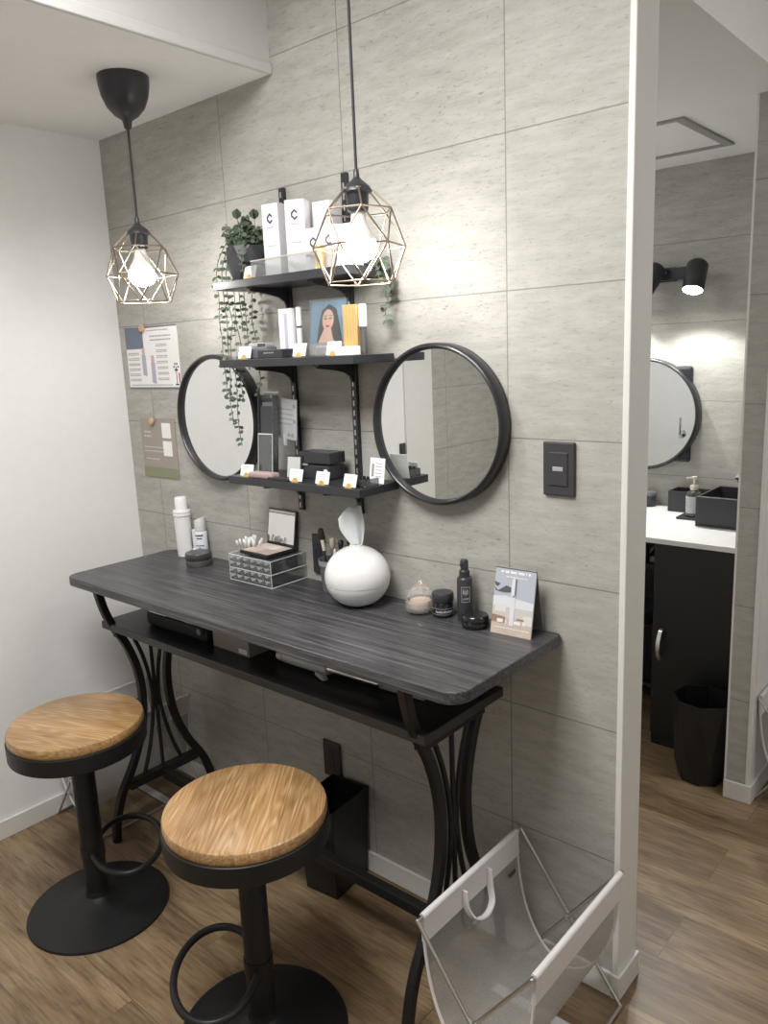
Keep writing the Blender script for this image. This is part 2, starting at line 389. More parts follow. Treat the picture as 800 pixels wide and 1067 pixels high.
# ------------------------------------------------------------------ the setting
HC = 2.5
sbox('floor', FLOOR, -.1, 4.2, -3.4, 3.1, -.05, 0)
sbox('wall_left', WHITE, -.1, 0, -1.56, .09, 0, HC)
sbox('trim_1', TRIM, -.1, .012, -1.78, -1.56, 0, HC)
sbox('wall_left_2', T_Y, -.1, .002, -3.4, -1.78, 0, HC)
sbox('wall_front', T_X, 0, 1.803, 0, .088, 0, HC)
sbox('wall_front_2', WHITE, 0, 1.803, .088, .094, 0, HC)
sbox('trim_2', TRIM, 1.803, 1.817, -.003, .097, .0, HC, bevel=.002)
sbox('ceiling_low', CEIL, 0, .833, -3.4, 0, 2.2, HC)
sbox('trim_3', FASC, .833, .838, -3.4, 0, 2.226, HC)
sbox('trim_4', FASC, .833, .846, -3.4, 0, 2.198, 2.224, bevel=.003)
sbox('ceiling', CEIL, -.1, 4.2, -3.4, 3.1, HC, HC+.05)
sbox('ceiling_washroom', CEIL, .3, 1.826, .094, 3.1, 2.15, HC)
sbox('wall_washroom', T_B, .3, 1.74, 1.75, 1.85, 0, 2.15)
sbox('wall_washroom_left', WHITE, .2, .3, .094, 1.85, 0, 2.15)
sbox('wall_right', T_X, 1.738, 1.803, 1.0, 3.1, 0, 2.15)
sbox('wall_right_2', WHITE, 1.803, 1.810, 1.0, 3.1, 0, 2.15)
sbox('trim_5', TRIM, 1.798, 1.813, .996, 1.010, .0, 2.15, bevel=.002)
sbox('trim_6', TRIM, 1.732, 1.738, .998, 1.10, .0, 2.15)
sbox('wall_back', WHITE, -.1, 4.2, -3.5, -3.4, 0, HC)
sbox('wall_far_right', WHITE, 4.2, 4.3, -3.4, 3.1, 0, HC)
sbox('wall_corridor', WHITE, 1.81, 4.2, 3.1, 3.2, 0, HC)
sbox('baseboard_front', BASEB, .008, 1.803, -.009, 0, 0, .062, bevel=.002)
sbox('baseboard_left', BASEB, 0, .009, -1.56, -.009, 0, .062, bevel=.002)
sbox('baseboard_end', BASEB, 1.817, 1.825, -.009, .10, 0, .062, bevel=.002)
sbox('baseboard_front_2', BASEB, 1.803, 1.825, -.011, -.003, 0, .062, bevel=.002)
sbox('baseboard_right', BASEB, 1.733, 1.82, .988, .997, 0, .062, bevel=.002)
sbox('baseboard_right_2', BASEB, 1.81, 1.82, .997, 3.1, 0, .062, bevel=.002)
# ceiling hatch frame in the washroom
q = MB()
for b in ((1.03, 1.505, 1.06, 1.078), (1.03, 1.505, 1.52, 1.538), (1.03, 1.048, 1.078, 1.52), (1.475, 1.505, 1.078, 1.52)):
    q.box(*b, 2.142, 2.151)
tag(q.build('ceiling_hatch', mat('hatch_frame_grey', (.33, .33, .31), .5), bevel=.002), 'square grey-framed inspection hatch in the washroom ceiling', 'hatch')

# ------------------------------------------------------------------ vanity table
TT = .863
tb = thing('vanity_table', 'long narrow dark grey wood-look table with black hourglass metal legs by the tiled wall', 'table', (0, 0, 0))
x0, x1, y0, y1, rr = .205, 1.672, -.402, -.004, .045
pts = []
for cx, cy, a0, rr in ((x1-.010, y1-.010, 0, .010), (x0+rr, y1-rr, 90, rr), (x0+rr, y0+rr, 180, rr), (x1-rr, y0+rr, 270, rr)):
    pts += [(cx+rr*math.cos(R(a0+k*15)), cy+rr*math.sin(R(a0+k*15))) for k in range(7)]
q = MB(); q.prism(pts, TT-.026, TT); q.build('tabletop', TABLE, tb, bevel=.003)
q = MB(); q.box(.275, 1.538, -.335, -.035, .690, .713); q.build('lower_shelf', mat('lower_shelf_black', (.022, .022, .024), .4), tb, bevel=.002)
LEGC = [(-.362, .838), (-.345, .76), (-.322, .70), (-.285, .63), (-.257, .54), (-.249, .45), (-.262, .345), (-.302, .24), (-.358, .145), (-.385, .06), (-.392, 0)]
IN1 = [(-.268, .672), (-.234, .58), (-.2145, .48), (-.2155, .39), (-.240, .27), (-.272, .178)]
for lx in (.318, 1.507):
    for sgn in (0, 1):
        C_ = [(lx, y if not sgn else -.402-y, z) for y, z in LEGC]
        q = MB(); q.tube(smooth_path(C_, 6), .0, flat=(.023, .022, (0, 1, 0)))
        q.lathe([(.013, 0), (.015, .006), (.014, .022)], 12, T3(*C_[-1]))
        q.build('leg', BLK, tb, smooth=50, bevel=.003)
        q = MB(); q.tube(smooth_path([(lx, y if not sgn else -.402-y, z) for y, z in IN1], 6), .0065, 8); q.build('bar', BLK, tb, smooth=60)
    q = MB(); q.tube([(lx, -.201, .675), (lx, -.201, .172)], .0062, 8); q.build('bar', BLK, tb, smooth=60)
    q = MB(); q.box(lx-.013, lx+.013, -.318, -.085, .663, .690); q.build('crossbar', BLK, tb, bevel=.002)
    q = MB(); q.box(lx-.014, lx+.014, -.330, -.072, .152, .180); q.build('crossbar', BLK, tb, bevel=.002)
q = MB(); q.box(.332, 1.493, -.214, -.188, .142, .172); q.build('stretcher', BLK, tb, bevel=.002)

# ------------------------------------------------------------------ stools
def make_stool(label, loc, ringc, seatrot):
    s = thing('bar_stool', label, 'stool', loc, 0, 'round wooden bar stools')
    q = MB(); q.lathe([(0, .538), (.170, .538), (.1725, .541), (.1735, .546), (.1735, .558), (.171, .564), (.164, .567), (0, .567)], 64)
    q.build('seat', SEAT, s, smooth=35, rot=(0, 0, R(seatrot)))
    q = MB(); q.lathe([(0, .492), (.172, .492), (.176, .495), (.1765, .500), (.1765, .538), (.1742, .5395), (0, .5385)], 64); q.build('seat_rim', BLK, s, smooth=35)
    q = MB(); q.lathe([(.024, .40), (.024, .494)], 24); q.lathe([(.05, .478), (.055, .492)], 24); q.build('gas_lift', BLK, s, smooth=40)
    q = MB(); q.lathe([(.030, .035), (.030, .43), (.027, .434)], 28); q.build('column', BLK, s, smooth=40)
    q = MB(); q.lathe([(.189, 0), (.190, .003), (.188, .007), (.15, .016), (.09, .026), (.05, .036), (.034, .046), (.031, .06)], 72); q.build('base', BLK, s, smooth=45)
    a = ringc; ca, sa = math.cos(a), math.sin(a); pts_ = []
    for k in range(37):
        t = R(-150+300*k/36); e, w_ = .094+.090*math.cos(t), .139*math.sin(t)
        pts_.append((ca*e-sa*w_, sa*e+ca*w_, .171))
    pts_ = [(sa*.024, -ca*.024, .178), (ca*.006+sa*.045, sa*.006-ca*.045, .174)]+pts_+[(ca*.006-sa*.045, sa*.006+ca*.045, .174), (-sa*.024, ca*.024, .178)]
    q = MB(); q.tube(pts_, .0085, 10); q.build('footrest', BLK, s, smooth=60)
    q = MB(); q.lathe([(.0325, .160), (.0325, .195)], 24); q.build('footrest_collar', BLK, s, smooth=40)
    q = MB(); q.tube([(.02, -.012, .484), (.034, -.02, .475), (.036, -.022, .445)], .004, 8); q.build('lift_lever', BLKP, s, smooth=60)
    return s
make_stool('left round oak-topped black bar stool, farther from the mesh rack, footrest ring pointing right', (.55, -.585, 0), 1.056, 22)
make_stool('right round oak-topped black bar stool, nearest the front, footrest ring pointing left', (1.235, -.572, 0), -2.276, 128)

# ------------------------------------------------------------------ mesh magazine racks
def make_rack(label, loc, rz=0):
    s = thing('mesh_rack', label, 'magazine rack', loc, rz, 'white mesh sling racks')
    H, W, L = .357, .130, .20
    for sg, l in ((1, L), (-1, L-.008)):
        pts_ = []
        loop = [(-sg*W, -l, H), (sg*W, -l, .006), (sg*W, l, .006), (-sg*W, l, H)]
        q = MB()
        for i in range(4): q.tube([loop[i], loop[(i+1) % 4]], .0042, 8)
        for p in loop: q.lathe([(0, -.0042), (.003, -.003), (.0042, 0), (.003, .003), (0, .0042)], 8, T3(*p))
        q.build('frame', STEEL, s, smooth=60)
    for y in (-L+.004, L-.004): q = MB(); q.tube([(0, y-.009, .181), (0, y+.009, .181)], .006, 10); q.build('pivot', STEEL, s, smooth=60)
    prof = []
    for k in range(41):
        t = -1+2*k/40; x = W*math.sin(t*PI/2)*(1 if abs(t) > .0 else 0)
        x = W*(t if False else math.copysign(abs(math.sin(t*PI/2))**1.15, t)); z = .055+(H-.055)*(abs(t)**2.1)
        prof.append((x, z))
    Ls = L-.018
    q = MB(); q.sheet([[(x, -Ls+2*Ls*j/10, z) for j in range(11)] for x, z in prof]); q.build('mesh_sling', MESHF, s, smooth=60)
    for sg in (-1, 1):
        hp = [p for p in prof if p[1] > H-.062 and p[0]*sg > 0]
        if sg < 0: hp = hp[::-1]
        hp = sorted(hp, key=lambda p: p[1])
        q = MB()
        outer = [(x+sg*.0045, z) for x, z in hp]; inner = [(x-sg*.0045, z) for x, z in hp]
        top = [(sg*(W+.007*math.cos(R(a))), H+.007*math.sin(R(a))) for a in range(0, 181, 30)]
        loop = outer+top+inner[::-1]
        q.prism(loop if True else [], -Ls-.002, Ls+.002, 'y'); q.build('hem', FAB, s, smooth=40)
        q = MB()
        hx = sg*W-sg*.010
        pts_ = smooth_path([(hx, -.048, H-.018), (hx-sg*.004, -.046, H-.060), (hx-sg*.016, -.034, H-.088), (hx-sg*.022, 0, H-.098), (hx-sg*.016, .034, H-.088), (hx-sg*.004, .046, H-.060), (hx, .048, H-.018)], 5)
        q.tube(pts_, 0, flat=(.016, .0035, (sg, 0, .15))); q.build('handle', FAB, s, smooth=40)
    for y in (-Ls, Ls):
        q = MB(); q.tube([(x, y, z) for x, z in prof if z < H-.03], .0035, 6); q.build('piping', FAB, s, smooth=60)
    q = MB(); q.box(-W+.004, W-.004, .062, .088, .0, .005); q.build('floor_strip', TAPE, s, bevel=.001)
    q = MB(); q.box(-W+.012, -W+.0155, Ls-.055, Ls-.03, H-.088, H-.078); q.build('maker_tag', INK, s)
    return s
rk = make_rack('white canvas and grey mesh sling rack at the wall end, right of the table', (1.705, -.225, 0))
again(rk, 'white mesh sling rack in the far corner under the table, behind the left stool', (.142, -.235, 0))
again(rk, 'mesh sling rack cut off by the right edge of the photo, by the corridor wall', (1.950, 1.222, 0))

# ------------------------------------------------------------------ bins
def faceted_bin(label, loc, rz):
    s = thing('waste_bin', label, 'bin', loc, rz)
    q = MB(); n = 8
    B = [q.bm.verts.new((.078*math.cos(2*PI*i/n), .078*math.sin(2*PI*i/n), 0)) for i in range(n)]
    Cn = [q.bm.verts.new((.092*math.cos(2*PI*(i+.5)/n), .092*math.sin(2*PI*(i+.5)/n), .07)) for i in range(n)]
    Tn = [q.bm.verts.new((.102*math.cos(2*PI*i/n), .102*math.sin(2*PI*i/n), .295)) for i in range(n)]
    In = [q.bm.verts.new((.098*math.cos(2*PI*i/n), .098*math.sin(2*PI*i/n), .295)) for i in range(n)]
    Bi = [q.bm.verts.new((.082*math.cos(2*PI*i/n), .082*math.sin(2*PI*i/n), .012)) for i in range(n)]
    q.bm.faces.new(B[::-1]); q.bm.faces.new(Bi)
    for i in range(n):
        j = (i+1) % n
        q.bm.faces.new([B[i], B[j], Cn[i]]); q.bm.faces.new([B[j], Cn[j], Cn[i]])
        q.bm.faces.new([Cn[i], Cn[j], Tn[j]]); q.bm.faces.new([Cn[i], Tn[j], Tn[i]])
        q.bm.faces.new([Tn[i], Tn[j], In[j], In[i]]); q.bm.faces.new([In[i], In[j], Bi[j], Bi[i]])
    q.build('bin_body', BINB, s)
    return s
faceted_bin('black faceted waste bin standing before the washroom cabinet', (1.632, 1.075, 0), 12)
s = thing('slim_waste_bin', 'slim square black waste bin under the table against the wall', 'bin', (1.005, -.095, 0), 6)
q = MB(); 
a, b, h = .060, .078, .275
P = [(-a, -b), (a, -b), (a, b), (-a, b)]
lo = [q.bm.verts.new((x*.92, y*.92, 0)) for x, y in P]; hi = [q.bm.verts.new((x*1.1, y*1.1, h)) for x, y in P]
hi2 = [q.bm.verts.new((x*1.1-math.copysign(.004, x), y*1.1-math.copysign(.004, y), h)) for x, y in P]; lo2 = [q.bm.verts.new((x*.86, y*.86, .01)) for x, y in P]
q.bm.faces.new(lo[::-1]); q.bm.faces.new(lo2)
for i in range(4):
    j = (i+1) % 4
    q.bm.faces.new([lo[i], lo[j], hi[j], hi[i]]); q.bm.faces.new([hi[i], hi[j], hi2[j], hi2[i]]); q.bm.faces.new([hi2[i], hi2[j], lo2[j], lo2[i]])
q.build('bin_body', BINB, s, bevel=.002)

# ------------------------------------------------------------------ pendants
def make_pendant(label, x, y, zc, ceil_z, k, cr):
    s = thing('pendant_lamp', label, 'pendant lamp', (x, y, zc), 18, 'wire cage pendant lamps')
    ct = ceil_z-zc
    q = MB(); q.lathe([(0, ct), (cr, ct), (cr*1.0, ct-.01), (cr*.985, ct-.022), (cr*.91, ct-.046), (cr*.74, ct-.072), (cr*.48, ct-.091), (cr*.24, ct-.101), (.012, ct-.104), (.009, ct-.121), (.005, ct-.125), (0, ct-.125)], 48)
    q.build('canopy', CANOPY, s, smooth=50)
    q = MB(); q.tube([(0, 0, ct-.12), (0, 0, .14*k)], .0032, 8); q.build('cord', CORD, s, smooth=60)
    q = MB(); q.lathe([(0, .153*k), (.0055, .153*k), (.0065, .138*k), (.010, .133*k), (.016, .128*k), (.024, .121*k), (.030, .114*k), (.031, .108*k), (.0235, .104*k), (.022, .075*k), (.020, .068*k), (0, .068*k)], 32); q.build('socket', CANOPY, s, smooth=40)
    q = MB(); q.lathe([(.014, .068*k), (.016, .05*k), (.022, .034*k), (.030, .02*k), (.0335, .010*k)], 28, cap1=False); q.build('bulb_neck', BULBN, s, smooth=60)
    q = MB(); q.lathe([(.0335, .010*k), (.036, -.002*k), (.034, -.014*k), (.027, -.026*k), (.014, -.0335*k), (0, -.0355*k)], 24, cap0=True); q.build('bulb', BULBM, s, smooth=60)
    def ring(r, z, ph): return [Vector((r*math.cos(R(60*i+ph)), r*math.sin(R(60*i+ph)), z))*k for i in range(6)]
    A = ring(.032, .113, 0); B = ring(.076, .070, 0); Cn = ring(.100, -.004, 30); D = ring(.078, -.078, 0)
    q = MB(); rw = .0019
    for i in range(6):
        j = (i+1) % 6
        for a_, b_ in ((A[i], A[j]), (A[i], B[i]), (B[i], B[j]), (B[i], Cn[i]), (B[j], Cn[i]), (Cn[i], Cn[j]), (Cn[i], D[i]), (Cn[i], D[j]), (D[i], D[j])):
            q.tube([a_, b_], rw, 6)
    q.build('wire_cage', COPPER, s, smooth=60)
    return s
make_pendant('left cage pendant lamp with its black canopy on the low white ceiling', .576, -.263, 1.720, 2.2, .925, .064)
make_pendant('right cage pendant lamp hanging in front of the shelves on a long black cord', 1.335, -.24, 1.708, HC, .955, .055)

# ------------------------------------------------------------------ round mirrors
def make_mirror(label, x, z, r, y=0, d=.04, drum=False):
    s = thing('wall_mirror', label, 'mirror', (x, y, z))
    M = Matrix.Rotation(R(90), 4, 'X')       # lathe z -> -y
    q = MB(); q.lathe([(r-.014, 0), (r-.003, 0), (r, .003), (r, d-.006), (r-.003, d-.001), (r-.008, d), (r-.0115, d-.003), (r-.0125, d-.012), (r-.014, d-.014)], 96, M, cap0=False, cap1=False); q.build('frame', FRAME, s, smooth=50)
    q = MB(); q.disc(r-.0125, d-.0135, 96, M); q.disc(r-.0125, .004, 96, M); q.build('mirror_glass', MIRR, s)
    if drum:
        q = MB(); q.box(-r*.84, r*.84, -.022, 0, -r*.84, r*.84); q.build('back_plate', FRAME, s, bevel=.02)
    return s
make_mirror('left round black-framed mirror, partly behind the shelves and trailing plant', .534, 1.315, .189)
make_mirror('right round black-framed mirror beside the shelves, reflecting a tiled wall', 1.357, 1.318, .189)
make_mirror('round black-framed mirror above the washroom counter, cut by the white wall end', 1.125, 1.187, .232, 1.75, .05, drum=True)

# ------------------------------------------------------------------ switch and outlet plates
def plate(name, label, cat, x0, x1, z0, z1, m=CHAR):
    s = thing(name, label, cat, ((x0+x1)/2, 0, (z0+z1)/2)); w_, h_ = (x1-x0)/2, (z1-z0)/2
    q = MB(); q.box(-w_, w_, -.009, 0, -h_, h_); q.build('cover', m, s, bevel=.003); return s
s = plate('light_switch', 'dark grey light switch plate on the tiled wall right of the mirror', 'light switch', 1.628, 1.702, 1.174, 1.290)
q = MB(); q.box(-.022, .022, -.0115, -.008, -.036, .036); q.build('rocker', CHAR, s, bevel=.0015)
q = MB(); q.box(-.012, .012, -.0125, -.011, -.004, .005); q.build('name_window', SILV, s, bevel=.0005)
for lab, a in (('dark outlet plate low on the wall above the slim bin', (.886, .955, .255, .368)), ('dark outlet plate on the wall behind the brush cup', (.893, .94, .885, .998))):
    s = plate('outlet_plate', lab, 'outlet', *a); q = MB(); q.box(-.012, .012, -.011, -.008, -.034, .034); q.build('socket_insert', BLKP, s, bevel=.001)
s = thing('light_switch', 'dark switch plate on the left wall, seen in the right mirror', 'light switch', (0, -1.535, .985))
q = MB(); q.box(0, .009, -.02, .02, -.058, .058); q.build('cover', CHAR, s, bevel=.003)
q = MB(); q.box(.008, .011, -.012, .012, -.034, .034); q.build('rocker', CHAR, s, bevel=.001)

# ------------------------------------------------------------------ posters
s = thing('wall_poster', 'white product poster with two tubes pinned on the tiled wall', 'poster', (.186, -.001, 1.503))
q = MB(); q.box(-.148, .148, -.0015, 0, -.1, .1); q.build('sheet', CARD, s)
for b in ((-.148, .148, -.1, -.0955), (-.045, .148, .0955, .1), (-.148, -.045, .030, .1)): q = MB(); q.box(b[0], b[1], -.0022, -.0016, b[2], b[3]); q.build('print', SLATE, s)
for xx, zz in ((-.05, .02), (.0, -.005)): q = MB(); q.prism([(xx-.01, zz-.075), (xx+.012, zz-.08), (xx+.012, zz-.012), (xx-.010, zz-.010)], -.0024, -.0016, 'y'); q.build('print', LAV, s)
for xx, zz in ((-.05, .02), (.0, -.005)): q = MB(); q.box(xx-.007, xx+.009, -.0024, -.0016, zz-.012, zz+.012); q.build('print', ROSE, s)
q = MB()
bars(q, -.02, .1, .085, .003, -.0017, 1); bars(q, -.005, .11, .066, .004, -.0017, 2, .012)
for k in range(7): bars(q, .025, .085, .04-k*.018, .0025, -.0017, 2, .005)
for k in range(6): bars(q, -.14, -.075, .015-k*.017, .0025, -.0017, 2, .005)
bars(q, -.135, .1, -.09, .003, -.0017, 1)
q.build('print', INKG, s)
q = MB()
for k in range(6):
    a = R(60*k); q.box(.127+.011*math.cos(a)-.003, .127+.011*math.cos(a)+.003, -.0022, -.0016, -.032+.011*math.sin(a)-.003, -.032+.011*math.sin(a)+.003)
q.box(.1255, .1285, -.0022, -.0016, -.088, -.03); q.box(.118, .136, -.0022, -.0016, -.09, -.085); q.build('print', INK, s)
q = MB(); q.prism([(.139, -.083), (.144, -.083), (.145, -.055), (.1415, -.048), (.138, -.055)], -.0024, -.0016, 'y'); q.build('print', INKR, s)
s = thing('wall_flyer', 'taupe flyer with a green foot band pinned below the white poster', 'flyer', (.174, -.001, 1.205))
q = MB(); q.box(-.1, .1, -.0015, 0, -.1, .1); q.build('sheet', TAUPE, s)
q = MB(); q.box(-.1, .1, -.0022, -.0016, -.1, -.066); q.build('print', OLIVE, s)
q = MB(); bars(q, -.08, -.04, .05, .006, -.0017, 2, .014); bars(q, -.085, .03, .0, .004, -.0017, 2, .014); bars(q, -.08, .0, -.04, .004, -.0017, 1); bars(q, -.09, .085, -.085, .004, -.0017, 1); q.build('print', mat('pale_print', (.6, .57, .52), .6), s)
for z in (.06, 0): q = MB(); q.box(.025, .075, -.0022, -.0016, z-.025, z+.025); q.build('print', CARD, s)
for lab, x, z in (('peach push pin holding the white poster', .155, 1.598), ('peach push pin holding the taupe flyer', .158, 1.296)):
    q = MB(); q.lathe([(.004, .002), (.006, .007), (.011, .009), (.012, .014), (.010, .017), (0, .018)], 16, T3(0, 0, 0, 90)); o = q.build('push_pin', PEACH, smooth=40); o.location = (x, 0, z); tag(o, lab, 'pin')

# ------------------------------------------------------------------ shelves
XL, XR, YD = .738, 1.226, -.160
def make_rail(label, x, z0, z1):
    s = thing('shelf_rail', label, 'shelf rail', (x, 0, z0), 0, 'slotted shelf rails')
    h = z1-z0
    q = MB(); q.box(-.009, .009, -.011, 0, 0, h); q.build('channel', SHELF, s, bevel=.001)
    q = MB(); n = int(h/.025)
    for k in range(n): q.box(-.0025, .0015, -.0125, -.0108, .008+k*.025, .022+k*.025)
    q.build('slots', SILV, s)
    return s
make_rail('left slotted black rail carrying the shelves, behind the white cartons', .860, 1.063, 1.920)
make_rail('right slotted black rail carrying the shelves, behind the round tissue holder', 1.085, 1.075, 1.920)
def make_shelf(label, zt, z_l=0):
    s = thing('wall_shelf', label, 'shelf', (XL, 0, zt), 0, 'black wall shelves')
    q = MB(); q.box(0, XR-XL, YD, -.012, -.020, 0); q.build('board', SHELF, s, bevel=.0012)
    for bx in (.860, 1.085):
        q = MB()
        cur = [(-.011, -.070), (-.016, -.066), (-.022, -.054), (-.040, -.043), (-.075, -.036), (-.138, -.029), (-.142, -.0205), (-.011, -.0205)]
        q.prism([(y, z) for y, z in cur], bx-XL-.003, bx-XL+.003, 'x')
        q.box(bx-XL-.011, bx-XL+.011, -.142, -.014, -.0235, -.0203); q.build('bracket', SHELF, s)
    return s
make_shelf('top black shelf with plant and white cartons', 1.686)
make_shelf('middle black shelf with the framed portrait card', 1.487)
make_shelf('bottom black shelf with four price cards along its front', 1.174)
SZ = (1.686, 1.487, 1.174)

# price cards
def price_card(label, x, z, y=-.150, k=1.0, rz=0):
    s = thing('price_card', label, 'price card', (x, y, z), rz, 'small white price cards on the shelves')
    M = T3(0, 0, 0, -16)
    q = MB(); q.box(-.022*k, .022*k, 0, .0015, .003, .034*k, M); q.build('card', CARD, s)
    q = MB(); bars(q, -.012*k, .012*k, .026*k, .0016, -.0001, 1, 0, M); bars(q, -.017*k, .017*k, .021*k, .0012, -.0001, 1, 0, M); q.build('print', INKG, s)
    q = MB(); q.prism([(-.009*k, .0005), (.009*k, .0005), (.009*k, .006*k), (.005*k, .011*k), (0, .0125*k), (-.005*k, .011*k), (-.009*k, .006*k)], -.002, -.0002, 'y', M)
    q.box(-.012*k, .012*k, -.004, .012, 0, .003); q.build('gold_foot', GOLD, s)
    return s
pc = price_card('white price card before the potted plant on the top shelf', .866, SZ[0], -.145)
for lab, x, z, y, rz in (
    ('white price card at the left end of the middle shelf', .823, SZ[1], -.145, 6),
    ('white price card just left of the portrait on the middle shelf', 1.036, SZ[1], -.150, 0),
    ('white price card right of the portrait on the middle shelf, before the gold box', 1.152, SZ[1], -.150, 0),
    ('leftmost price card on the bottom shelf', .801, SZ[2], -.150, 8),
    ('price card on the bottom shelf, second from the left, below the hanging notice', .995, SZ[2], -.150, 4),
    ('price card on the bottom shelf, second from the right, before the black box', 1.090, SZ[2], -.150, 2),
    ('rightmost price card on the bottom shelf, beside the tester rack', 1.183, SZ[2], -.150, -4)):
    again(pc, lab, (x, y, z), rz)

# --- plant
def leaf(mb, p, d, up_, ln, wd):
    d = d.normalized(); sd = d.cross(up_); 
    if sd.length < 1e-4: sd = d.orthogonal()
    sd.normalize(); nrm = sd.cross(d)
    pts_ = [p, p+d*ln*.3+sd*wd*.45+nrm*wd*.12, p+d*ln*.65+sd*wd*.5+nrm*wd*.1, p+d*ln, p+d*ln*.65-sd*wd*.5+nrm*wd*.1, p+d*ln*.3-sd*wd*.45+nrm*wd*.12]
    v = [mb.bm.verts.new(x) for x in pts_]; mid = mb.bm.verts.new(p+d*ln*.5)
    for i in range(6): mb.bm.faces.new([v[i], v[(i+1) % 6], mid])
def strand(lm, sm, path, step, ln, wd):
    P = smooth_path(path, 8); sm.tube(P, .0011, 5)
    acc = 0; side = 1
    for a_, b_ in zip(P, P[1:]):
        acc += (b_-a_).length
        if acc > step:
            acc = 0; side = -side
            for sg in (1, -1):
                d = Vector((random.uniform(.4, 1)*sg, random.uniform(-.7, .7), random.uniform(-.55, .25)))
                if random.random() < .92: leaf(lm, b_, d, Vector((random.uniform(-.6, .6), -1, random.uniform(-.2, .8))), ln*random.uniform(.75, 1.15), wd*random.uniform(.8, 1.15))
pl = thing('potted_plant', 'trailing green plant in a black faceted pot at the left of the top shelf', 'plant', (.800, -.085, SZ[0]), 10)
q = MB(); n = 8
rings = [(.040, 0, 0), (.062, .045, .5), (.056, .088, 0)]
V = [[q.bm.verts.new((r*math.cos(2*PI*(i+ph)/n), r*math.sin(2*PI*(i+ph)/n), z)) for i in range(n)] for r, z, ph in rings]
I = [q.bm.verts.new((.051*math.cos(2*PI*i/n), .051*math.sin(2*PI*i/n), .088)) for i in range(n)]; I2 = [q.bm.verts.new((.05*math.cos(2*PI*i/n), .05*math.sin(2*PI*i/n), .07)) for i in range(n)]
q.bm.faces.new(V[0][::-1]); q.bm.faces.new(I2)
for i in range(n):
    j = (i+1) % n
    q.bm.faces.new([V[0][i], V[0][j], V[1][i]]); q.bm.faces.new([V[0][j], V[1][j], V[1][i]])
    q.bm.faces.new([V[1][i], V[1][j], V[2][j]]); q.bm.faces.new([V[1][i], V[2][j], V[2][i]])
    q.bm.faces.new([V[2][i], V[2][j], I[j], I[i]]); q.bm.faces.new([I[i], I[j], I2[j], I2[i]])
q.build('pot', BLKP, pl)
q = MB(); q.disc(.05, .078, 16); q.build('soil', SOIL, pl)
lm, sm = MB(), MB()
for k in range(34):
    a = random.uniform(0, 2*PI); r = random.uniform(.0, .045); h = random.uniform(.03, .075)*(1.1-r*6)
    b0 = Vector((r*math.cos(a)*.6, r*math.sin(a)*.6, .078)); tip = Vector((r*1.45*math.cos(a), r*1.25*math.sin(a), .09+h))
    strand(lm, sm, [b0, (b0+tip)/2+Vector((random.uniform(-.008, .008), random.uniform(-.008, .008), .006)), tip], .010, .017, .012)
for (x, z) in ((-.012, .165), (.046, .158)):
    for d in range(5):
        leaf(lm, Vector((x, -.02, z-.008)), Vector((random.uniform(-.3, .3), random.uniform(-.3, .3), 1)), Vector((random.uniform(-1, 1), -1, 0)), .026, .024)
    sm.tube([(x*.5, 0, .08), (x, -.02, z-.006)], .001, 5)
def sl(x, y, z): return tuple(Matrix.Rotation(R(-10), 3, 'Z') @ Vector((x-.800, y+.085, z-SZ[0])))
for x, y, zb in ((.727, -.134, 1.385), (.730, -.105, 1.25), (.729, -.118, 1.30), (.726, -.080, 1.375), (.731, -.050, 1.46), (.730, -.022, 1.375), (.728, -.064, 1.56)):
    j = lambda e: random.uniform(-e, e)
    path = [(.775, y*.5-.04, SZ[0]+.09), (.745, y*.8, SZ[0]+.105), (x, y, SZ[0]+.04), (x-.002, y, SZ[0]-.05)]
    z = SZ[0]-.05
    while z > zb: z -= .05; path.append((x+j(.006), y+j(.006), max(z, zb)))
    strand(lm, sm, [sl(*p) for p in path], .0135, .0155, .0105)
strand(lm, sm, [sl(.82, -.115, SZ[0]+.085), sl(.84, -.14, SZ[0]+.09), sl(.848, -.148, SZ[0]+.05), sl(.853, -.150, SZ[0]+.012)], .01, .013, .009)
lm.build('foliage', LEAF, pl, smooth=60); sm.build('stems', STEM, pl, smooth=60)
# sprig at the right end of the top shelf
sp_ = thing('trailing_sprig', 'small leafy sprig trailing off the right end of the top shelf behind the right lamp', 'plant', (1.205, -.05, SZ[0]))
lm, sm = MB(), MB()
for dy, zb in ((0, -.13), (.012, -.06), (-.015, -.04)):
    path = [(-.03, dy, .012), (.01, dy, .022), (.028, dy*1.3, -.005), (.033, dy*1.4, -.04)]
    z = -.04
    while z > zb: z -= .03; path.append((.034+random.uniform(-.004, .006), dy*1.4, z))
    strand(lm, sm, path, .011, .019, .013)
lm.build('foliage', LEAFD, sp_, smooth=60); sm.build('stems', STEM, sp_, smooth=60)
q = MB(); q.lathe([(.010, 0), (.013, .004), (.012, .014), (0, .015)], 12, T3(-.03, 0, 0)); q.build('holder', BLKP, sp_, smooth=40)

